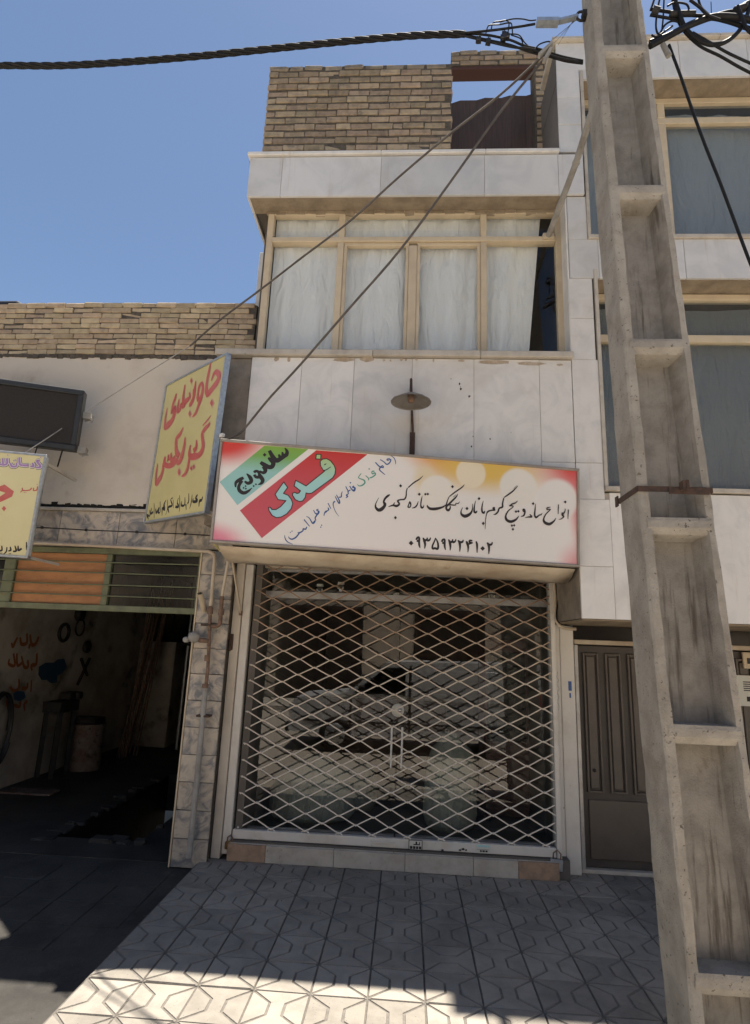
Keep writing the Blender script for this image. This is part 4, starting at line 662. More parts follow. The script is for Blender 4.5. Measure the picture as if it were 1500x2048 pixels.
MB().box(1.375, 5.1, YB + .026, -.16, 7.15, 7.16).build('window_soffit', MAT['soffit'], rb); MB().box(1.41, 5.1, YB + .026, -.16, 4.985, 4.995).build('window_soffit', MAT['soffit'], rb)
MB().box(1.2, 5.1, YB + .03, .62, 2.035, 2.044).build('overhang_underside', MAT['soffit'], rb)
MB().cbox(3.62, 5.2, .48, .615, 0, 2.03, .004).build('side_pier', MAT['grey_marble'], rb)
def rwindow(x0, x1, z0, z1, zt, mull, sill_z, jw):
    wn = MB().box(x0, x1, -.13, -.12, z0 - .01, z0 - .005).build('window', MAT['cream'], rb)
    def fb(a, b, c, d, nm='frame_bar', mat='cream', y0=-.19, y1=-.12): MB().cbox(a, b, y0, y1, c, d, .003).build(nm, MAT[mat], wn)
    fb(x0, x0 + .05, z0, z1); fb(x0 + .051, x1, z1 - .06, z1); fb(x0 + .051, x1, zt - .035, zt + .035); fb(x0 + .051, x1, z0, z0 + .03)
    xs_ = [x0 + .05] + [m for m in mull] + [x1]
    for m in mull: fb(m - .035, m + .035, z0 + .031, zt - .036); fb(m - .035, m + .035, zt + .036, z1 - .061)
    for a, b in zip(xs_[:-1], xs_[1:]):
        [MB().add([(a, -.15, p0), (b, -.15, p0), (b, -.15, p1), (a, -.15, p1)], [(0, 1, 2, 3)]).build('pane', MAT['ribglass'], wn) for p0, p1 in ((z0 + .03, zt - .036), (zt + .036, z1 - .06))]
    MB().cbox(x0 - .03, x0, YB - .012, -.12, z0 - .02, z1 + .1, .003).build('jamb', MAT['thresh'], wn)
    MB().cbox(x0 - .03, x1, YB - .025, -.12, z0 - .06, z0 - .022, .004).build('sill', MAT['thresh'], wn)
m1 = P(1327, 330, -.15).x
rwindow(1.405, 5.1, 5.44, 7.14, P(1420, 247, -.15).z, [m1, m1 + 1.3], 5.4, .03)
rwindow(1.44, 5.1, 3.12, 4.975, P(1420, 682, -.15).z, [m1 + 1.2], 3.1, .03)
cu = drape(1.5, 5.0, 5.45, 7.05, -.07, .035, 8, 5, MAT['netc'], None, .0, 'window_curtain'); tag(cu, 'grey net curtain behind the upper ribbed window of the marble building', 'curtain')
cu = drape(1.5, 5.0, 3.14, 4.9, -.05, .03, 5, 6, MAT['dimc'], None, .0, 'window_curtain'); tag(cu, 'plain grey curtain behind the lower ribbed window of the marble building', 'curtain')
# white door post, house door
po = thing('door_post', 'dirty white metal post with a pen scribble between grille and brown door', 'post', (1.25, .45, 0))
def pch(mb, nm, mat, par): o = mb.build(nm, mat); o.parent = par; o.matrix_parent_inverse = par.matrix_world.inverted(); return o
pch(MB().cbox(1.172, 1.215, .40, .50, 0, 2.03, .004), 'front_strip', MAT['white_metal'], po); pch(MB().cbox(1.222, 1.345, .42, .52, 0, 2.03, .006), 'wide_strip', MAT['white_metal'], po); pch(MB().box(1.2, 1.23, .44, .5, 0, 2.03), 'seam', MAT['rust'], po)
c = P(1140, 1372, .418); pch(MB().cbox(c.x - .014, c.x + .014, .4165, .4185, c.z - .04, c.z + .04, .0005), 'blue_sticker', MAT['blue'], po); pch(MB().box(c.x - .008, c.x + .006, .417, .4185, c.z - .10, c.z - .06), 'blue_sticker', MAT['blue'], po)
rd = random.Random(9); pch(MB().tube(catmull([(1.19 + rd.uniform(-.01, .012), .398, 1.62 - k * .025) for k in range(14)], 3), .0009, 4), 'pen_scribble', MAT['greycable'], po)
dr = thing('house_door', 'brown metal house door with tall raised panels behind the pole', 'door', (1.85, .52, 0))
DZ = .03
pch(MB().cbox(1.36, 1.395, .47, .56, DZ, 1.86, .004), 'frame', MAT['alu'], dr); pch(MB().cbox(1.36, 3.6, .46, .56, 1.865, 1.905, .004), 'frame', MAT['hood'], dr); pch(MB().cbox(1.36, 3.6, .48, .62, 0, DZ, .004), 'door_sill', MAT['thresh'], dr)
pch(MB().add([(1.36, .53, 1.906), (3.6, .53, 1.906), (3.6, .53, 2.03), (1.36, .53, 2.03)], [(0, 1, 2, 3)]), 'transom_pane', MAT['garglass'], dr)
for a, b in ((1.40, 2.32), (2.345, 3.5)):
    lf = pch(MB().cbox(a, b, .53, .56, DZ + .005, 1.855, .004), 'leaf', MAT['door_dark'], dr)
    x = a + .045
    while x + .15 < b:
        for (p0, p1, q0, q1) in ((x, x + .018, .62, 1.79), (x + .122, x + .14, .62, 1.79), (x + .018, x + .122, .62, .638), (x + .018, x + .122, 1.772, 1.79)): MB().cbox(p0, p1, .505, .531, q0, q1, .003).build('panel_moulding', MAT['door'], lf)
        MB().cbox(x + .03, x + .11, .518, .531, .65, 1.76, .006).build('panel', MAT['door'], lf); x += .197
    MB().cbox(a + .05, b - .05, .515, .531, .10, .565, .006).build('kick_panel', MAT['door'], lf)
    MB().lathe([(0, 0), (.014, 0), (.014, .012), (0, .012)], 12, (a + .11, .504, .80), ax='y').build('lock', MAT['black'], lf)
t = thing('notice_board', 'white printed notice on the door right of the pole', 'notice', (2.86, .50, 1.52)); MB().cbox(-.09, .12, -.006, .006, -.13, .13, .002).build('sheet', MAT['paper'], t)
mb = MB()
for k in range(5): mb.box(-.04, .10, -.0075, -.0065, .07 - k * .018, .078 - k * .018)
mb.box(-.02, .06, -.0075, -.0065, -.09, -.05).build('print', MAT['iron'], t)
t = thing('door_intercom', 'small cream intercom plate above the notice right of the pole', 'intercom', (2.90, .50, 1.78)); MB().cbox(-.06, .07, -.012, .012, -.07, .07, .004).build('plate', MAT['cream'], t); MB().box(-.03, .01, -.0135, -.0125, -.03, .02).build('grille', MAT['ink'], t)

# ---------------------------------------------------------------- concrete pole
def lerp(tab, z):
    for (z0, a), (z1, b) in zip(tab[:-1], tab[1:]):
        if z <= z1: return a + (b - a) * (z - z0) / (z1 - z0)
    return tab[-1][1]
PL = [(-.2, 1.185), (.39, 1.160), (2.49, 1.090), (5.65, 1.003), (9.6, .95)]; PR = [(-.2, 1.60), (1.33, 1.525), (2.5, 1.472), (5.65, 1.342), (9.6, 1.19)]
YF = lambda z: -1.90 + .004 * z; YK = lambda z: -1.585 - .012 * z
pole = thing('utility_pole', 'tall weathered concrete utility pole with stepped recesses and dark streaks', 'pole', (1.38, -1.75, 0))
NS = 90; rd = random.Random(3); sec = []
jt = lambda: rd.uniform(-.0035, .0035)
for i in range(NS + 1):
    z = -.2 + 9.6 * i / NS; l, r_, f, b = lerp(PL, z), lerp(PR, z), YF(z), YK(z); c_ = .010; d = .135; wl_, wr_ = .052, .040
    sec.append([(l + jt(), b - .01, z), (l + c_ + jt(), b, z), (r_ - c_, b, z), (r_ + jt(), b - .01, z), (r_ + jt(), f + c_, z), (r_ - c_ + jt(), f + jt(), z), (r_ - wr_ + jt(), f + jt(), z), (r_ - wr_ - .035, f + d, z), (l + wl_ + .022, f + d, z), (l + wl_ + jt(), f + jt(), z), (l + c_ + jt(), f + jt(), z), (l + jt(), f + c_ + jt(), z)])
mb = MB(); mi = MB(); n = 12
vs = [v for s_ in sec for v in s_]
mb.add(vs, [(i * n + k, (i + 1) * n + k, (i + 1) * n + (k + 1) % n, i * n + (k + 1) % n) for i in range(NS) for k in range(n) if k not in (6, 7, 8)], False)
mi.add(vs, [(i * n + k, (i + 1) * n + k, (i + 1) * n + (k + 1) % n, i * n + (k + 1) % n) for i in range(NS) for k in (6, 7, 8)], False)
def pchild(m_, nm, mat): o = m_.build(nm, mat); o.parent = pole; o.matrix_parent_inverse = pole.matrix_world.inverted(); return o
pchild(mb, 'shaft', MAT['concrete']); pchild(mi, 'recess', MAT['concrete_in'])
for z in (.365, 1.428, 2.476, 3.528, 4.573, 5.665, 6.75, 7.8):
    l, r_, f = lerp(PL, z), lerp(PR, z), YF(z); m_ = MB(); hh = .035
    pts = [(l + .030, f - .003), (r_ - .02, f - .003), (r_ - .06, f + .14), (l + .06, f + .14)]
    vs = []
    for zz, ins in ((z - hh - .02, .0), (z - hh * .6, 0), (z + hh * .5, 0), (z + hh, .004)):
        for k, (x, y) in enumerate(pts): vs.append((x + jt(), y + (ins if k < 2 else 0) + jt() * .5 + (.02 if zz < z - hh and k < 2 else 0), zz + (.0 if k < 2 else (-.02 if zz < z else .0))))
    m_.add(vs, [(3, 2, 1, 0), (12, 13, 14, 15)] + [(j * 4 + k, j * 4 + (k + 1) % 4, (j + 1) * 4 + (k + 1) % 4, (j + 1) * 4 + k) for j in range(3) for k in range(4)]); pchild(m_, 'web', MAT['concrete'])
zb = 2.665; l, r_, f, b = lerp(PL, zb) - .006, lerp(PR, zb) + .006, YF(zb) - .006, YK(zb) + .006
m_ = MB()
for (x0, y0, x1, y1) in ((l, b, l, f), (l, f, r_, f), (r_, f, r_, b), (r_, b, l, b)): m_.bar((x0, y0, zb), (x1, y1, zb), .006, .03)
pchild(m_, 'strap', MAT['rust']); pchild(MB().cbox(l + .16, r_ - .02, f - .012, f - .004, zb - .028, zb + .012, .002), 'strap_overlap', MAT['rust'])
c = P(1366, 978, f - .02); pchild(MB().box(c.x - .012, c.x + .004, f - .05, f - .004, zb - .01, c.z + .04).box(c.x + .008, c.x + .024, f - .045, f - .004, zb - .01, c.z + .045), 'strap_clip', MAT['rust']); pchild(MB().box(l - .012, l - .004, b - .01, b + .03, zb - .03, zb + .03), 'strap_end', MAT['rust'])

# ---------------------------------------------------------------- cables
YC = -1.75
def pline(px, Y): return [P(x, y, Y if not isinstance(Y, (list, tuple)) else Y[i]) for i, (x, y) in enumerate(px)]
def wire(nm, label, px, Y, r_, mat='blackcable', k=5, cat='cable'):
    return tag(MB().tube([Vector(p) for p in catmull([tuple(v) for v in pline(px, Y)], k)], r_, 7).build(nm, MAT[mat]), label, cat)
main = pline([(-420, 122), (-200, 134), (0, 131), (120, 131), (250, 124), (400, 112), (560, 96), (700, 82), (830, 71), (930, 68)], YC); main = [Vector(p) for p in catmull([tuple(v) for v in main], 12)]
t = thing('twisted_power_cable', 'thick twisted black power cable crossing the sky to the pole', 'cable', main[-1])
for s_ in range(4):
    pts = []; acc = 0
    for i, p in enumerate(main):
        if i: acc += (p - main[i - 1]).length
        a = acc * 16 + s_ * 1.5708; pts.append(p + Vector((0, math.cos(a), math.sin(a))) * .0125 - main[-1])
    MB().tube(pts, .0115, 7).build('strand', MAT['blackcable'], t)
E0 = main[-1]
for px in ([(930, 66), (980, 71), (1020, 80), (1050, 92), (1085, 100), (1120, 112), (1166, 122)], [(930, 70), (975, 80), (1020, 90), (1060, 104), (1095, 112), (1130, 122), (1166, 127)], [(930, 72), (980, 84), (1025, 94), (1060, 98), (1090, 108), (1130, 119), (1166, 124)], [(930, 66), (990, 60), (1040, 53), (1070, 48)], [(1000, 44), (1025, 38), (1045, 38), (1060, 41), (1072, 40)], [(972, 66), (975, 55), (980, 50), (1000, 49), (1015, 46), (1023, 48), (1025, 66)], [(982, 62), (986, 46), (998, 43), (1012, 41), (1018, 46), (1016, 65)], [(1020, 68), (1038, 70), (1050, 86), (1064, 98)], [(1022, 70), (1042, 78), (1048, 94), (1066, 104)], [(1070, 98), (1080, 88), (1098, 83), (1104, 90)]):
    pts = [Vector(p) - E0 for p in catmull([tuple(v) for v in pline(px, YC + random.uniform(-.02, .02))], 5)]; MB().tube(pts, .0085 if px[0][0] < 935 else .0045, 6).build('strand', MAT['blackcable'], t)
for (x, y) in ((957, 80), (976, 84), (1008, 70), (1014, 74), (1006, 77)):
    c = P(x, y, YC) - E0; MB().cbox(c.x - .017, c.x + .017, c.y - .02, c.y + .02, c.z - .017, c.z + .017, .005, .003).tube([c, c + Vector((.004, 0, .045))], .004, 5).build('tap_connector', MAT['black'], t)
t = thing('cable_anchor_clamp', 'grey bolted anchor clamp tying the cable to the left side of the pole', 'clamp', P(1120, 42, YC))
q = [P(x, y, YC) - t.matrix_world.translation for x, y in ((1073, 45), (1117, 45), (1118, 43), (1155, 34), (1160, 33), (1170, 31))]
MB().bar(q[0], q[1], .03, .055, (0, 1, 0)).build('body', MAT['galv'], t); MB().bar(q[2], q[3], .02, .035, (0, 1, 0)).build('arm', MAT['galv'], t)
mb = MB(); cc = (q[3] + q[5]) / 2; mb.tube([cc + Vector((.032 * math.cos(6.283 * k / 16), 0, .04 * math.sin(6.283 * k / 16))) for k in range(17)], .009, 7).build('hook', MAT['iron'], t); MB().bar(q[5] + Vector((-.02, 0, 0)), q[5] + Vector((.08, 0, 0)), .05, .05).build('eye_plate', MAT['iron'], t)
for k in (0, 1, 2): c = q[0] + (q[1] - q[0]) * (.2 + .3 * k); MB().lathe([(0, -.022), (.011, -.022), (.011, -.012), (0, -.012)], 8, c, ax='y').build('bolt', MAT['rust'], t)
for k in range(3): MB().tube([P(1150 - k * 2, 42, YC) - t.matrix_world.translation, P(1102 + k * 7, 82 + k * 4, YC) - t.matrix_world.translation], .0016, 4).build('tie_wire', MAT['greycable'], t)
t = thing('service_clamp', 'grey wedge clamps holding the thin house cables beside the pole', 'clamp', P(1088, 102, YC)); q = [P(x, y, YC - .03) - t.matrix_world.translation for x, y in ((1104, 88), (1078, 112), (1102, 98), (1088, 122))]
MB().bar(q[0], q[1], .02, .035, (0, 1, 0)).build('wedge', MAT['greypipe'], t); MB().bar(q[2], q[3], .02, .03, (0, 1, 0)).build('wedge', MAT['greypipe'], t)
w1 = wire('house_cable', 'thin dark cable running from the pole down to the workshop wall at left', [(1085, 112), (1000, 190), (900, 268), (800, 352), (700, 442), (600, 518), (520, 580), (440, 640), (380, 692)], [YC, -1.62, -1.45, -1.25, -1.05, -.85, -.65, -.45, -.3], .0085, 'greycable')
wire('frayed_cable', 'pale frayed end of the house cable on the plaster wall above the dark display', [(380, 692), (300, 742), (240, 780), (190, 812), (160, 832), (125, 856), (92, 878), (50, 905), (20, 925)], [-.3, -.2, -.1, -.05, -.05, -.15, -.25, -.32, -.35], .005, 'greypipe')
wire('shop_cable', 'thin dark cable from the pole to the top left corner of the shop sign', [(1088, 118), (1000, 225), (900, 365), (800, 500), (700, 615), (600, 730), (540, 795), (495, 850), (480, 866), (455, 878)], [YC, -1.66, -1.54, -1.42, -1.28, -1.12, -1.0, -.88, -.85, -.8], .0085, 'greycable')
wire('right_service_cable', 'black cable dropping from the cable tangle past the upper right window', [(1338, 90), (1346, 112), (1362, 155), (1385, 222), (1410, 290), (1440, 365), (1468, 440), (1500, 525), (1540, 620)], YC + .02, .010)
tg = thing('cable_tangle', 'knot of thick black cables and loops right of the pole top', 'cables', P(1400, 40, YC)); o0 = tg.matrix_world.translation.copy()
for (px, r_) in [([(1300, 92), (1330, 76), (1370, 55), (1400, 42), (1430, 33), (1470, 34), (1500, 40), (1560, 52)], .022), ([(1300, 84), (1340, 68), (1385, 45), (1420, 36), (1460, 44), (1500, 58), (1560, 75)], .016), ([(1350, 0), (1358, 25), (1370, 55), (1390, 75), (1415, 88), (1440, 88), (1465, 75), (1485, 52), (1496, 25), (1500, 5)], .015), ([(1344, -10), (1352, 30), (1368, 62), (1400, 92), (1440, 112), (1480, 135), (1520, 155)], .010), ([(1385, 65), (1420, 85), (1460, 108), (1520, 135)], .009), ([(1300, 18), (1340, 24), (1380, 30), (1412, 32)], .012), ([(1300, 30), (1335, 36), (1365, 42)], .010), ([(1308, 0), (1302, 18)], .008), ([(1320, -5), (1314, 25), (1312, 55), (1318, 68), (1330, 50), (1345, 42), (1360, 45)], .007), ([(1328, 0), (1326, 40), (1322, 72)], .006), ([(1335, 12), (1350, 5), (1372, 8), (1378, 18)], .007), ([(1380, 0), (1400, 15), (1415, 30), (1440, 40)], .010), ([(1396, -5), (1402, 14), (1418, 30)], .008), ([(1420, 34), (1450, 25), (1475, 20), (1490, 8), (1520, -4)], .014), ([(1475, 12), (1482, 30), (1492, 55), (1502, 66)], .012), ([(1303, 70), (1312, 74), (1325, 66), (1345, 52)], .007), ([(1422, 4), (1423, 32)], .003)]:
    pts = [Vector(p) - o0 for p in catmull([tuple(v) for v in pline(px, YC + random.uniform(-.05, .05))], 5)]; MB().tube(pts, r_ * 0.95, 8).build('cable', MAT['blackcable'], tg)
for (a, b, r_) in (((1340, 28), (1390, 27), .02), ((1305, 20), (1318, 24), .03), ((1470, 22), (1490, 15), .028)): MB().tube([P(*a, YC) - o0, P(*b, YC) - o0], r_, 8).build('connector', MAT['iron'], tg)
t = thing('guy_grip', 'grey grip at the top of the cable right of the pole', 'clamp', P(1332, 100, YC)); MB().tube([P(1325, 88, YC) - P(1332, 100, YC), P(1338, 112, YC) - P(1332, 100, YC)], [.016, .02], 8).build('sleeve', MAT['greypipe'], t)
# steel strut from the window frame to the pole
a = P(1097, 472, -.26); b = P(1190, 205, -1.5)
t = thing('steel_strut', 'slanting grey steel pipe from the bay window corner to the pole', 'strut', a); mid = P(1152, 326, (-.26 + (-1.5 + .26) * .55))
MB().tube([Vector((0, 0, 0)), mid - a, b - a], .026, 12).build('pipe', MAT['greypipe'], t); MB().tube([(mid - a) * .99, (mid - a) * 1.03], .031, 12).build('coupling', MAT['greypipe'], t); MB().cbox(-.05, .05, -.01, .03, -.03, .03, .004).build('foot', MAT['cream'], t)

# ---------------------------------------------------------------- shop sign
def sign_local(nm, label, C, Rv, Uv): return thing(nm, label, 'sign', mw=frame_mw(C, Rv, Uv))
sg = sign_local('shop_sign', 'wide white sandwich shop sign with red and teal slanted bands above the grille', (-.2008, -.72, 2.8355), (.9864, .16395, -.01204), (.02114, -.05386, .99832))
W2, H2 = 1.393, .3885
MB().box(-W2, W2, .012, .085, -H2, H2).build('box', MAT['signgrey'], sg)
MB().box(-W2 + .02, W2 - .02, .0, .011, -H2 + .02, H2 - .02).build('face', MAT['face'], sg)
for x0, x1, z0, z1 in ((-W2, W2, H2 - .022, H2), (-W2, W2, -H2, -H2 + .018), (-W2, -W2 + .018, -H2 + .0185, H2 - .0225), (W2 - .018, W2, -H2 + .0185, H2 - .0225)): MB().cbox(x0, x1, -.012, .0115, z0, z1, .003).build('frame_bar', MAT['signgrey'], sg)
def pp(k): q = TXT[k]; return [(q[i] / 1000, q[i + 1] / 1000) for i in range(0, len(q), 2)]
def clipz(poly, z):
    out = []
    for (a, b) in zip(poly, poly[1:] + poly[:1]):
        ia, ib = a[1] <= z, b[1] <= z
        if ia: out.append(a)
        if ia != ib: s_ = (z - a[1]) / (b[1] - a[1]); out.append((a[0] + (b[0] - a[0]) * s_, z))
    return out
MB().poly(clipz([(max(u, -W2 + .021), v) for u, v in pp('teal')], H2 - .024), -.0006).build('teal_band', MAT['teal'], sg)
MB().poly(clipz(pp('redband'), H2 - .024), -.0006).build('red_band', MAT['rband'], sg)
def outline(poly, w_): q = poly + [poly[0]]; return [sum([[u * 1000, v * 1000, w_] for u, v in q], [])]
def rawlines(poly, w_, y, mat, nm='outline'):
    mb = MB()
    for i, (a, b) in enumerate(zip(poly, poly[1:] + poly[:1])):
        d = Vector((b[0] - a[0], b[1] - a[1])); l = d.length; d.normalize(); nn = Vector((-d.y, d.x)) * w_ / 2; a2 = Vector(a) - d * w_ * .4; b2 = Vector(b) + d * w_ * .4
        mb.poly([tuple(a2 + nn), tuple(a2 - nn), tuple(b2 - nn), tuple(b2 + nn)], y - i * .00004)
    return mb.build(nm, mat, sg)
def smooth(poly): return [p for p in catmull([poly[-1]] + poly + [poly[0]], 3)][3:-3]
for k in ('kaf', 'fed', 'fdot'): MB().poly(pp(k), -.0012).build('letter', MAT['skyblue'], sg); rawlines(pp(k), .0068, -.0016, MAT['ink'])
MB().poly(pp('fhole'), -.003).build('letter_eye', MAT['ink'], sg); lettering(TXT['fline'], MAT['ink'], sg, -.0032, 'outline')
for k in ('black1', 'black2', 'black3'): lettering(TXT[k], MAT['ink'], sg, -.0012, wk=1.12)
for k in ('blue1', 'blue2', 'blue3'): lettering(TXT[k], MAT['blue'], sg, -.0012, wk=1.15)
lettering(TXT['green'], MAT['greeni'], sg, -.0012)
# sheet metal hood and brackets under the sign
hd = thing('sign_hood', 'bent cream sheet metal under the shop sign', 'hood', (-.2, -.4, 2.45))
mb = MB(); nseg = 18
for i in range(nseg + 1):
    u = i / nseg; x = -1.56 + 2.72 * u; yf = -.90 + .43 * u; zf = 2.452 - .035 * u; w_ = .006 * math.sin(i * 1.7)
    for (y, z) in ((yf + .10, zf + .012), (yf + .20, zf - .035 + w_), (yf + .32, zf - .062 + w_), (yf + .42, zf - .070), (yf + .425, zf - .055), (.40, zf + .05)): mb.v.append((x, min(y, .41), z))
mb.f = [(i * 6 + k, (i + 1) * 6 + k, (i + 1) * 6 + k + 1, i * 6 + k + 1) for i in range(nseg) for k in range(5)]; mb.sm = [True] * len(mb.f)
o = pch(mb, 'sheet', MAT['hood'], hd); md = o.modifiers.new('t', 'SOLIDIFY'); md.thickness = .003
a = P(463, 1108, -.35); b = P(481, 1224, .3); pch(MB().bar(a, b, .03, .012, (1, 0, 0)), 'bracket', MAT['hood'], hd); pch(MB().box(b.x - .012, b.x + .012, b.y - .01, b.y + .03, b.z - .03, b.z + .01), 'bracket_foot', MAT['rustpipe'], hd)
a = P(425, 1088, -.8); b = P(440, 1104, -.72); c = P(448, 1092, -.7); pch(MB().add([a, b, c, a + Vector((0, .01, 0)), b + Vector((0, .01, 0)), c + Vector((0, .01, 0))], [(0, 1, 2), (5, 4, 3), (0, 3, 4, 1), (1, 4, 5, 2), (2, 5, 3, 0)]), 'corner_tab', MAT['yellow'], hd)
# yellow signs on the workshop
ys = sign_local('yellow_sign', 'tall yellow sign with red lettering standing out from the workshop wall', (-2.1517, -.23, 3.4646), (.74191, -.66872, -.04884), (.04269, -.02559, .99876))
w2, h2 = .571, .6885
MB().box(-w2, w2, .006, .03, -h2, h2).build('backing', MAT['galv'], ys); MB().box(-w2 + .01, w2 - .01, 0, .0055, -h2 + .01, h2 - .01).build('face', MAT['yellow'], ys)
for x0, x1, z0, z1 in ((-w2, w2, h2 - .02, h2), (-w2, w2, -h2, -h2 + .02), (-w2, -w2 + .02, -h2 + .0205, h2 - .0205), (w2 - .02, w2 + .002, -h2 + .0205, h2 - .0205)): MB().cbox(x0, x1, -.012, .034, z0, z1, .003).build('frame_bar', MAT['galv'], ys)
lettering(TXT['yred'], MAT['pink'], ys, -.0006, 'lettering_edge', .010, wk=.74); lettering(TXT['yred'], MAT['red'], ys, -.0040, wk=.74); lettering(TXT['yblack'], MAT['ink'], ys, -.001, wk=.6)
MB().bar((-w2 - .03, .0, -h2 + .04), (-w2 - .03, .10, -h2 + .04), .035, .04).build('wall_lug', MAT['zincwhite'], ys); MB().bar((w2 - .03, .03, -h2 + .02), (w2 + .02, .62, -h2 - .12), .03, .03).build('strut', MAT['hood'], ys); MB().cbox(w2 + .003, w2 + .05, .02, .05, -.05, -.02, .004).build('lug', MAT['zincwhite'], ys)
ls = sign_local('pale_yellow_sign', 'pale yellow sign with purple and red lettering cut by the left frame edge', (-3.464, -.35, 2.834), (.97583, .21821, -.012), (.01171, .00262, .99993))
MB().box(-1.5, .14, .006, .05, -.448, .462).build('backing', MAT['galv'], ls); MB().box(-1.49, .13, 0, .0055, -.438, .452).build('face', MAT['paleyellow'], ls)
for x0, x1, z0, z1 in ((-1.5, .14, .444, .464), (-1.5, .14, -.45, -.43), (.12, .142, -.4295, .4435)): MB().cbox(x0, x1, -.01, .052, z0, z1, .003).build('frame_bar', MAT['galv'], ls)
lettering(TXT['lpurple'], MAT['ink'], ls, -.0005, 'lettering_edge', .020); lettering(TXT['lpurple'], MAT['palep'], ls, -.0025, 'lettering_edge', .012); lettering(TXT['lpurple'], MAT['purple'], ls, -.0045); lettering(TXT['lred'], MAT['red'], ls, -.0008); MB().poly(pp('lj'), -.0008).build('letter', MAT['red'], ls); lettering(TXT['lblack'], MAT['ink'], ls, -.0008)
MB().bar((.12, .05, .40), (.26, .42, .36), .025, .025).build('strut', MAT['thresh'], ls); MB().bar((.10, .05, -.43), (.24, .42, -.44), .02, .02).build('strut', MAT['thresh'], ls)
# dark display box
lr = Vector((math.cos(.30), math.sin(.30), -.012)); lu = Vector((0.03, -.05, 1)); lu = (lu - lr * lu.dot(lr)).normalized(); ca = P(160, 841, -.12)
ld = thing('display_box', 'dark mesh display box mounted on the plaster wall at left', 'display', mw=frame_mw(ca, lr, lu))
MB().box(-1.6, 0, .01, .10, -.285, .285).build('body', MAT['ledframe'], ld); MB().box(-1.56, -.045, .0, .009, -.24, .235).build('mesh_front', MAT['led'], ld)
for x0, x1, z0, z1 in ((-1.6, .0, .24, .29), (-1.6, 0, -.29, -.24), (-.045, .002, -.2395, .2395)): MB().cbox(x0, x1, -.018, .0095, z0, z1, .006).build('frame_bar', MAT['ledframe'], ld)
for z in (-.27, .06): MB().box(.003, .07, .05, .16, z - .02, z + .04).tube([(.07, .06, z), (.10, .06, z - .03), (.05, .05, z - .05)], .006, 6).build('bracket', MAT['greypipe'], ld)
MB().bar((-.12, .05, -.285), (-.17, .16, -.42), .012, .012).build('strut', MAT['iron'], ld); MB().bar((-.33, .05, -.285), (-.36, .1, -.36), .008, .008).build('strut', MAT['iron'], ld)
# knotted wire and gas pipes
pts = pline([(-60, 1052), (60, 1056), (85, 1055), (170, 1060), (270, 1064), (370, 1068), (422, 1071)], .14)
t = thing('knotted_wire', 'thin dark wire with knots stretched across the grey marble band', 'wire', pts[2]); MB().tube([p - pts[2] for p in pts], .0055, 6).build('wire', MAT['iron'], t)
for x, y in ((84, 1055), (172, 1060), (273, 1064), (370, 1068)): c = P(x, y, .14) - pts[2]; MB().lathe([(0, -.014), (.014, -.008), (.016, 0), (.012, .01), (0, .015)], 8, c).build('knot', MAT['iron'], t)
gp = thing('gas_pipe', 'cream and rusty gas pipe running over the garage and down the marble pillar', 'pipe', P(378, 1700, .13)); g0 = gp.matrix_world.translation.copy()
def gpipe(px, Y, r_, nm, mat, rel=True, k=4): return MB().tube([Vector(p) - g0 for p in (catmull([tuple(v) for v in pline(px, Y)], k) if len(px) > 2 else pline(px, Y))], r_, 10).build(nm, MAT[mat], gp)
gpipe([(-80, 1078), (200, 1092), (400, 1102), (418, 1104), (427, 1108), (429, 1118), (428, 1135), (421, 1212)], .13, .016, 'upper_pipe', 'hood')
gpipe([(421, 1212), (419, 1262)], .13, .017, 'union', 'rustpipe'); gpipe([(421, 1215), (420, 1228)], .13, .026, 'nut', 'rustpipe')
gpipe([(419, 1262), (416, 1330), (412, 1370)], .13, .015, 'valve_pipe', 'rustpipe'); gpipe([(415, 1310), (414, 1322)], .13, .024, 'nut', 'rustpipe'); gpipe([(411, 1368), (410, 1376)], .13, .028, 'nut', 'rustpipe')
gpipe([(411, 1374), (404, 1450), (396, 1540), (378, 1715)], .13, .024, 'down_pipe', 'greypipe')
gpipe([(1106, 1143), (800, 1128), (510, 1114), (470, 1113), (458, 1118), (455, 1130), (449, 1165), (444, 1192)], .10, .013, 'branch_pipe', 'hood')
gpipe([(444, 1192), (441, 1235)], .12, .018, 'union', 'rustpipe'); gpipe([(443, 1218), (442, 1230)], .12, .026, 'nut', 'rustpipe'); gpipe([(441, 1235), (440, 1246), (434, 1252), (424, 1252)], .125, .018, 'elbow', 'rustpipe')
gpipe([(417, 1282), (398, 1280)], .12, .020, 'valve_stem', 'rustpipe')
c = P(388, 1274, .10) - g0; MB().lathe([(0, -.05), (.035, -.045), (.05, -.01), (.05, .02), (.03, .05), (0, .05)], 14, c, ax='y').build('regulator', MAT['greypipe'], gp); MB().lathe([(0, -.03), (.024, -.028), (.026, .02), (0, .025)], 10, c + Vector((-.06, -.01, -.025)), ax='y').build('regulator_cap', MAT['greypipe'], gp)
for x, y in ((405, 1432), (414, 1250)): c = P(x, y, .13) - g0; MB().box(c.x - .05, c.x + .06, c.y - .02, c.y + .07, c.z - .008, c.z + .008).build('pipe_clip', MAT['rust'], gp)
a, b = P(400, 1186, .05), P(408, 1222, .19); t = thing('pipe_stub', 'short open pipe stub jutting from the top of the marble pillar', 'pipe', b); MB().tube([a - b, Vector((0, 0, 0))], .024, 12, cap=False).build('tube', MAT['hood'], t); MB().lathe([(.0, 0), (.021, 0)], 12, (a - b) * .9, ax='y').build('bore', MAT['black'], t)
t = thing('jamb_hinge', 'rusty iron hinge block on the painted jamb left of the grille', 'hinge', P(461, 1284, .29)); MB().cbox(-.022, .022, -.012, .02, -.07, .07, .004).build('plate', MAT['rust'], t); MB().tube([(0, -.014, -.08), (0, -.014, .02)], .012, 8).build('pin', MAT['rust'], t)
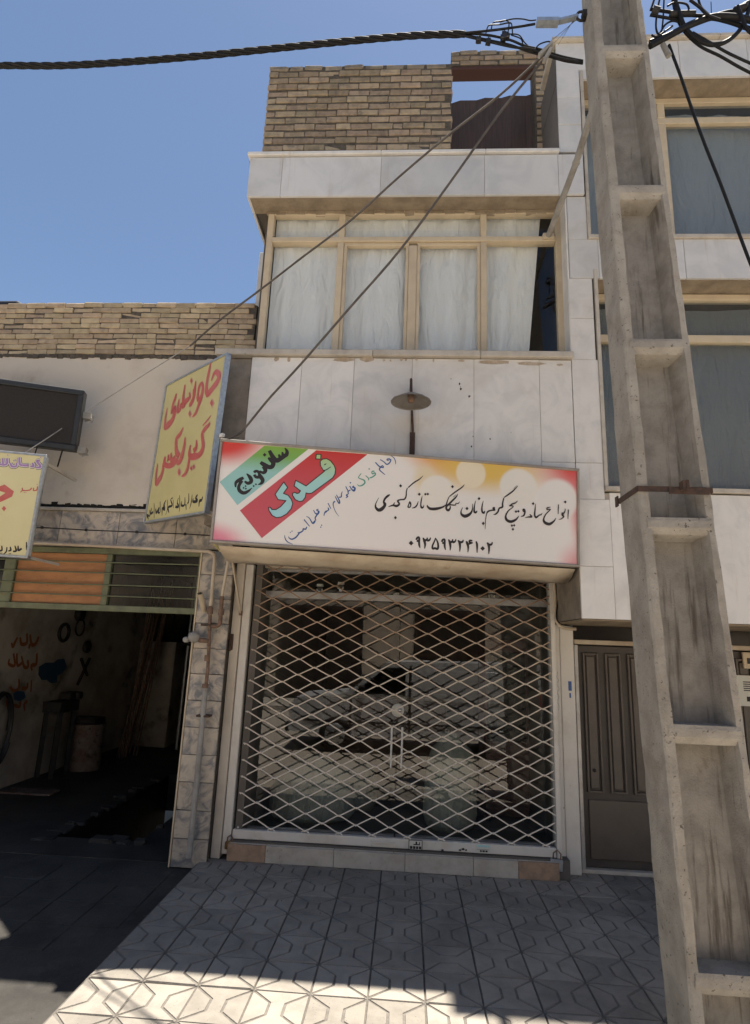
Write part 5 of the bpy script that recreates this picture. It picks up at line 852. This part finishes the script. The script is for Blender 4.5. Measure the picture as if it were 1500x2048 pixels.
# conduit by the post
t = thing('door_conduit', 'cream conduit with a black cable bending beside the grille post', 'conduit', P(1112, 1240, .3)); q0 = t.matrix_world.translation.copy()
MB().tube([Vector(p) - q0 for p in catmull([tuple(v) for v in pline([(1107, 1150), (1110, 1200), (1112, 1236), (1118, 1250), (1132, 1257), (1152, 1258)], .33)], 4)], .014, 8).build('conduit', MAT['hood'], t); MB().tube([Vector(p) - q0 for p in catmull([tuple(v) for v in pline([(1126, 1150), (1115, 1210), (1113, 1236), (1122, 1248), (1140, 1252), (1165, 1254)], .30)], 4)], .006, 6).build('cable', MAT['blackcable'], t)
# street lamp on the marble wall
lp = thing('wall_lamp', 'round grey metal lamp shade on a rusty iron arm above the shop sign', 'lamp', P(824, 905, -.41)); l0 = lp.matrix_world.translation.copy(); top = P(822, 776, -.41) - l0
MB().box(-.022, .022, -.02, .008, -.02, .17).build('base_plate', MAT['rust'], lp); MB().bar(Vector((.002, -.006, .17)), top + Vector((0, -.006, 0)), .020, .020, (0, 1, 0)).build('stem', MAT['rust'], lp)
hub = P(822, 800, -.62) - l0; MB().tube([top + Vector((0, -.01, -.03)), top + Vector((0, -.12, .02)), hub + Vector((0, .02, .07)), hub + Vector((0, 0, .02))], .012, 8).build('arm', MAT['rust'], lp)
mb = MB(); n = 32; c = hub
for j, (r_, z_) in enumerate(((.022, .05), (.05, .045), (.155, -.012), (.160, -.022))):
    for k in range(n): a = 6.283 * k / n; q = r_ * (1 + (.012 if j > 1 else 0) * (k % 2)); mb.v.append((c.x + q * math.cos(a), c.y + q * math.sin(a), c.z + z_ - (.004 if (k % 4 < 2 and j == 2) else 0)))
mb.f = [(j * n + k, j * n + (k + 1) % n, (j + 1) * n + (k + 1) % n, (j + 1) * n + k) for j in range(3) for k in range(n)]; mb.sm = [False] * len(mb.f)
o = mb.build('shade', MAT['lampin'], lp); md = o.modifiers.new('t', 'SOLIDIFY'); md.thickness = .003
MB().lathe([(0, .05), (.028, .05), (.028, -.012), (.02, -.02), (0, -.02)], 14, c).build('socket', MAT['rustpipe'], lp)

# ---------------------------------------------------------------- street behind the camera (seen in the shop glass)
van = thing('parked_van', 'white van on the street mirrored in the shop glass', 'van', (.1, -5.75, -.12))
def vch(mb, nm, mat, par=None): return mb.build(nm, mat, par or van)
pr = [(-2.35, .35), (-2.35, .75), (-2.25, .92), (-1.35, 1.02), (-.62, 1.58), (-.45, 1.62), (2.15, 1.66), (2.28, 1.5), (2.3, .4), (1.95, .3), (-2.0, .3)]
bd = vch(MB().prism(pr[::-1], -.78, .78), 'body', MAT['vanwhite'])
for s_ in (-1, 1):
    y = s_ * .785; ya, yb = min(y, y + s_ * .006), max(y, y + s_ * .006)
    vch(MB().prism([(-1.2, 1.04), (-.62, 1.50), (-.25, 1.52), (-.25, 1.04)][::-1], ya, yb), 'side_window', MAT['vanglass']); vch(MB().box(-.18, -.14, ya, yb, .4, 1.55).box(-1.25, -1.22, ya, yb, .4, 1.0).box(-2.1, 2.2, ya, yb, .52, .55), 'door_gap', MAT['iron']); vch(MB().cbox(.1, 2.1, ya, yb, .95, 1.5, .002), 'side_panel', MAT['vanwhite']); vch(MB().cbox(2.16, 2.28, ya, yb, .9, 1.2, .002), 'tail_lamp', MAT['red']); vch(MB().cbox(-1.1, -.98, y - .1 if s_ < 0 else y, y if s_ < 0 else y + .1, 1.05, 1.18, .02), 'mirror', MAT['iron'])
    for x in (-1.5, 1.45):
        wh = vch(MB().lathe([(.2, -.09), (.29, -.1), (.31, 0), (.29, .1), (.2, .09), (0, .06)], 24, (x, s_ * .70, .31), ax='y'), 'wheel', MAT['black']); MB().lathe([(0, -.11), (.17, -.105), (.19, -.09)], 18, (x, s_ * .70, .31), ax='y').lathe([(0, .11), (.17, .105), (.19, .09)], 18, (x, s_ * .70, .31), ax='y').build('hub_cap', MAT['galv'], wh)
vch(MB().add([(-1.33, -.68, 1.045), (-1.33, .68, 1.045), (-.66, .62, 1.56), (-.66, -.62, 1.56), (-1.345, -.68, 1.05), (-1.345, .68, 1.05), (-.675, .62, 1.567), (-.675, -.62, 1.567)], [(4, 7, 6, 5), (0, 1, 2, 3), (0, 4, 5, 1), (1, 5, 6, 2), (2, 6, 7, 3), (3, 7, 4, 0)]), 'windscreen', MAT['vanglass'])
for s_ in (-1, 1): vch(MB().cbox(-2.37, -2.34, s_ * .6 - .14, s_ * .6 + .14, .62, .80, .01), 'headlight', MAT['chrome'])
vch(MB().cbox(-2.42, -2.34, -.78, .78, .32, .48, .02), 'bumper', MAT['iron']); vch(MB().cbox(2.29, 2.36, -.78, .78, .34, .5, .02), 'bumper', MAT['iron'])
hs = thing('house_across_street', 'beige stone house with brown barred gates mirrored in the shop glass', 'building', (0, -13.5, 0))
MB().box(-14, 14, -3, 0, 0, 3.3).box(-14, 14, -3, -.0, 3.31, 6.4).build('wall', MAT['beige'], hs); MB().cbox(-14.1, 14.1, -3, .12, 6.4, 6.6, .02).build('cornice', MAT['thresh'], hs)
for (a, b) in ((-9.5, -7.2), (-4.4, -1.6), (0.1, 2.4), (4.6, 7.0)):
    g = MB().box(a, b, .005, .05, .05, 3.0).build('gate', MAT['iron'], hs)
    for k in range(int((b - a) / .13)): MB().box(a + .04 + k * .13, a + .075 + k * .13, .06, .09, .1, 2.95).build('gate_bar', MAT['gate'], g)
    for z in (.1, 1.5, 2.9): MB().box(a, b, .055, .10, z, z + .06).build('gate_rail', MAT['gate'], g)
    w_ = MB().box(a + .3, b - .3, .005, .04, 4.0, 5.6).build('window', MAT['iron'], hs); MB().cbox(a + .2, b - .2, .0, .1, 3.9, 3.99, .01).build('sill', MAT['thresh'], w_)
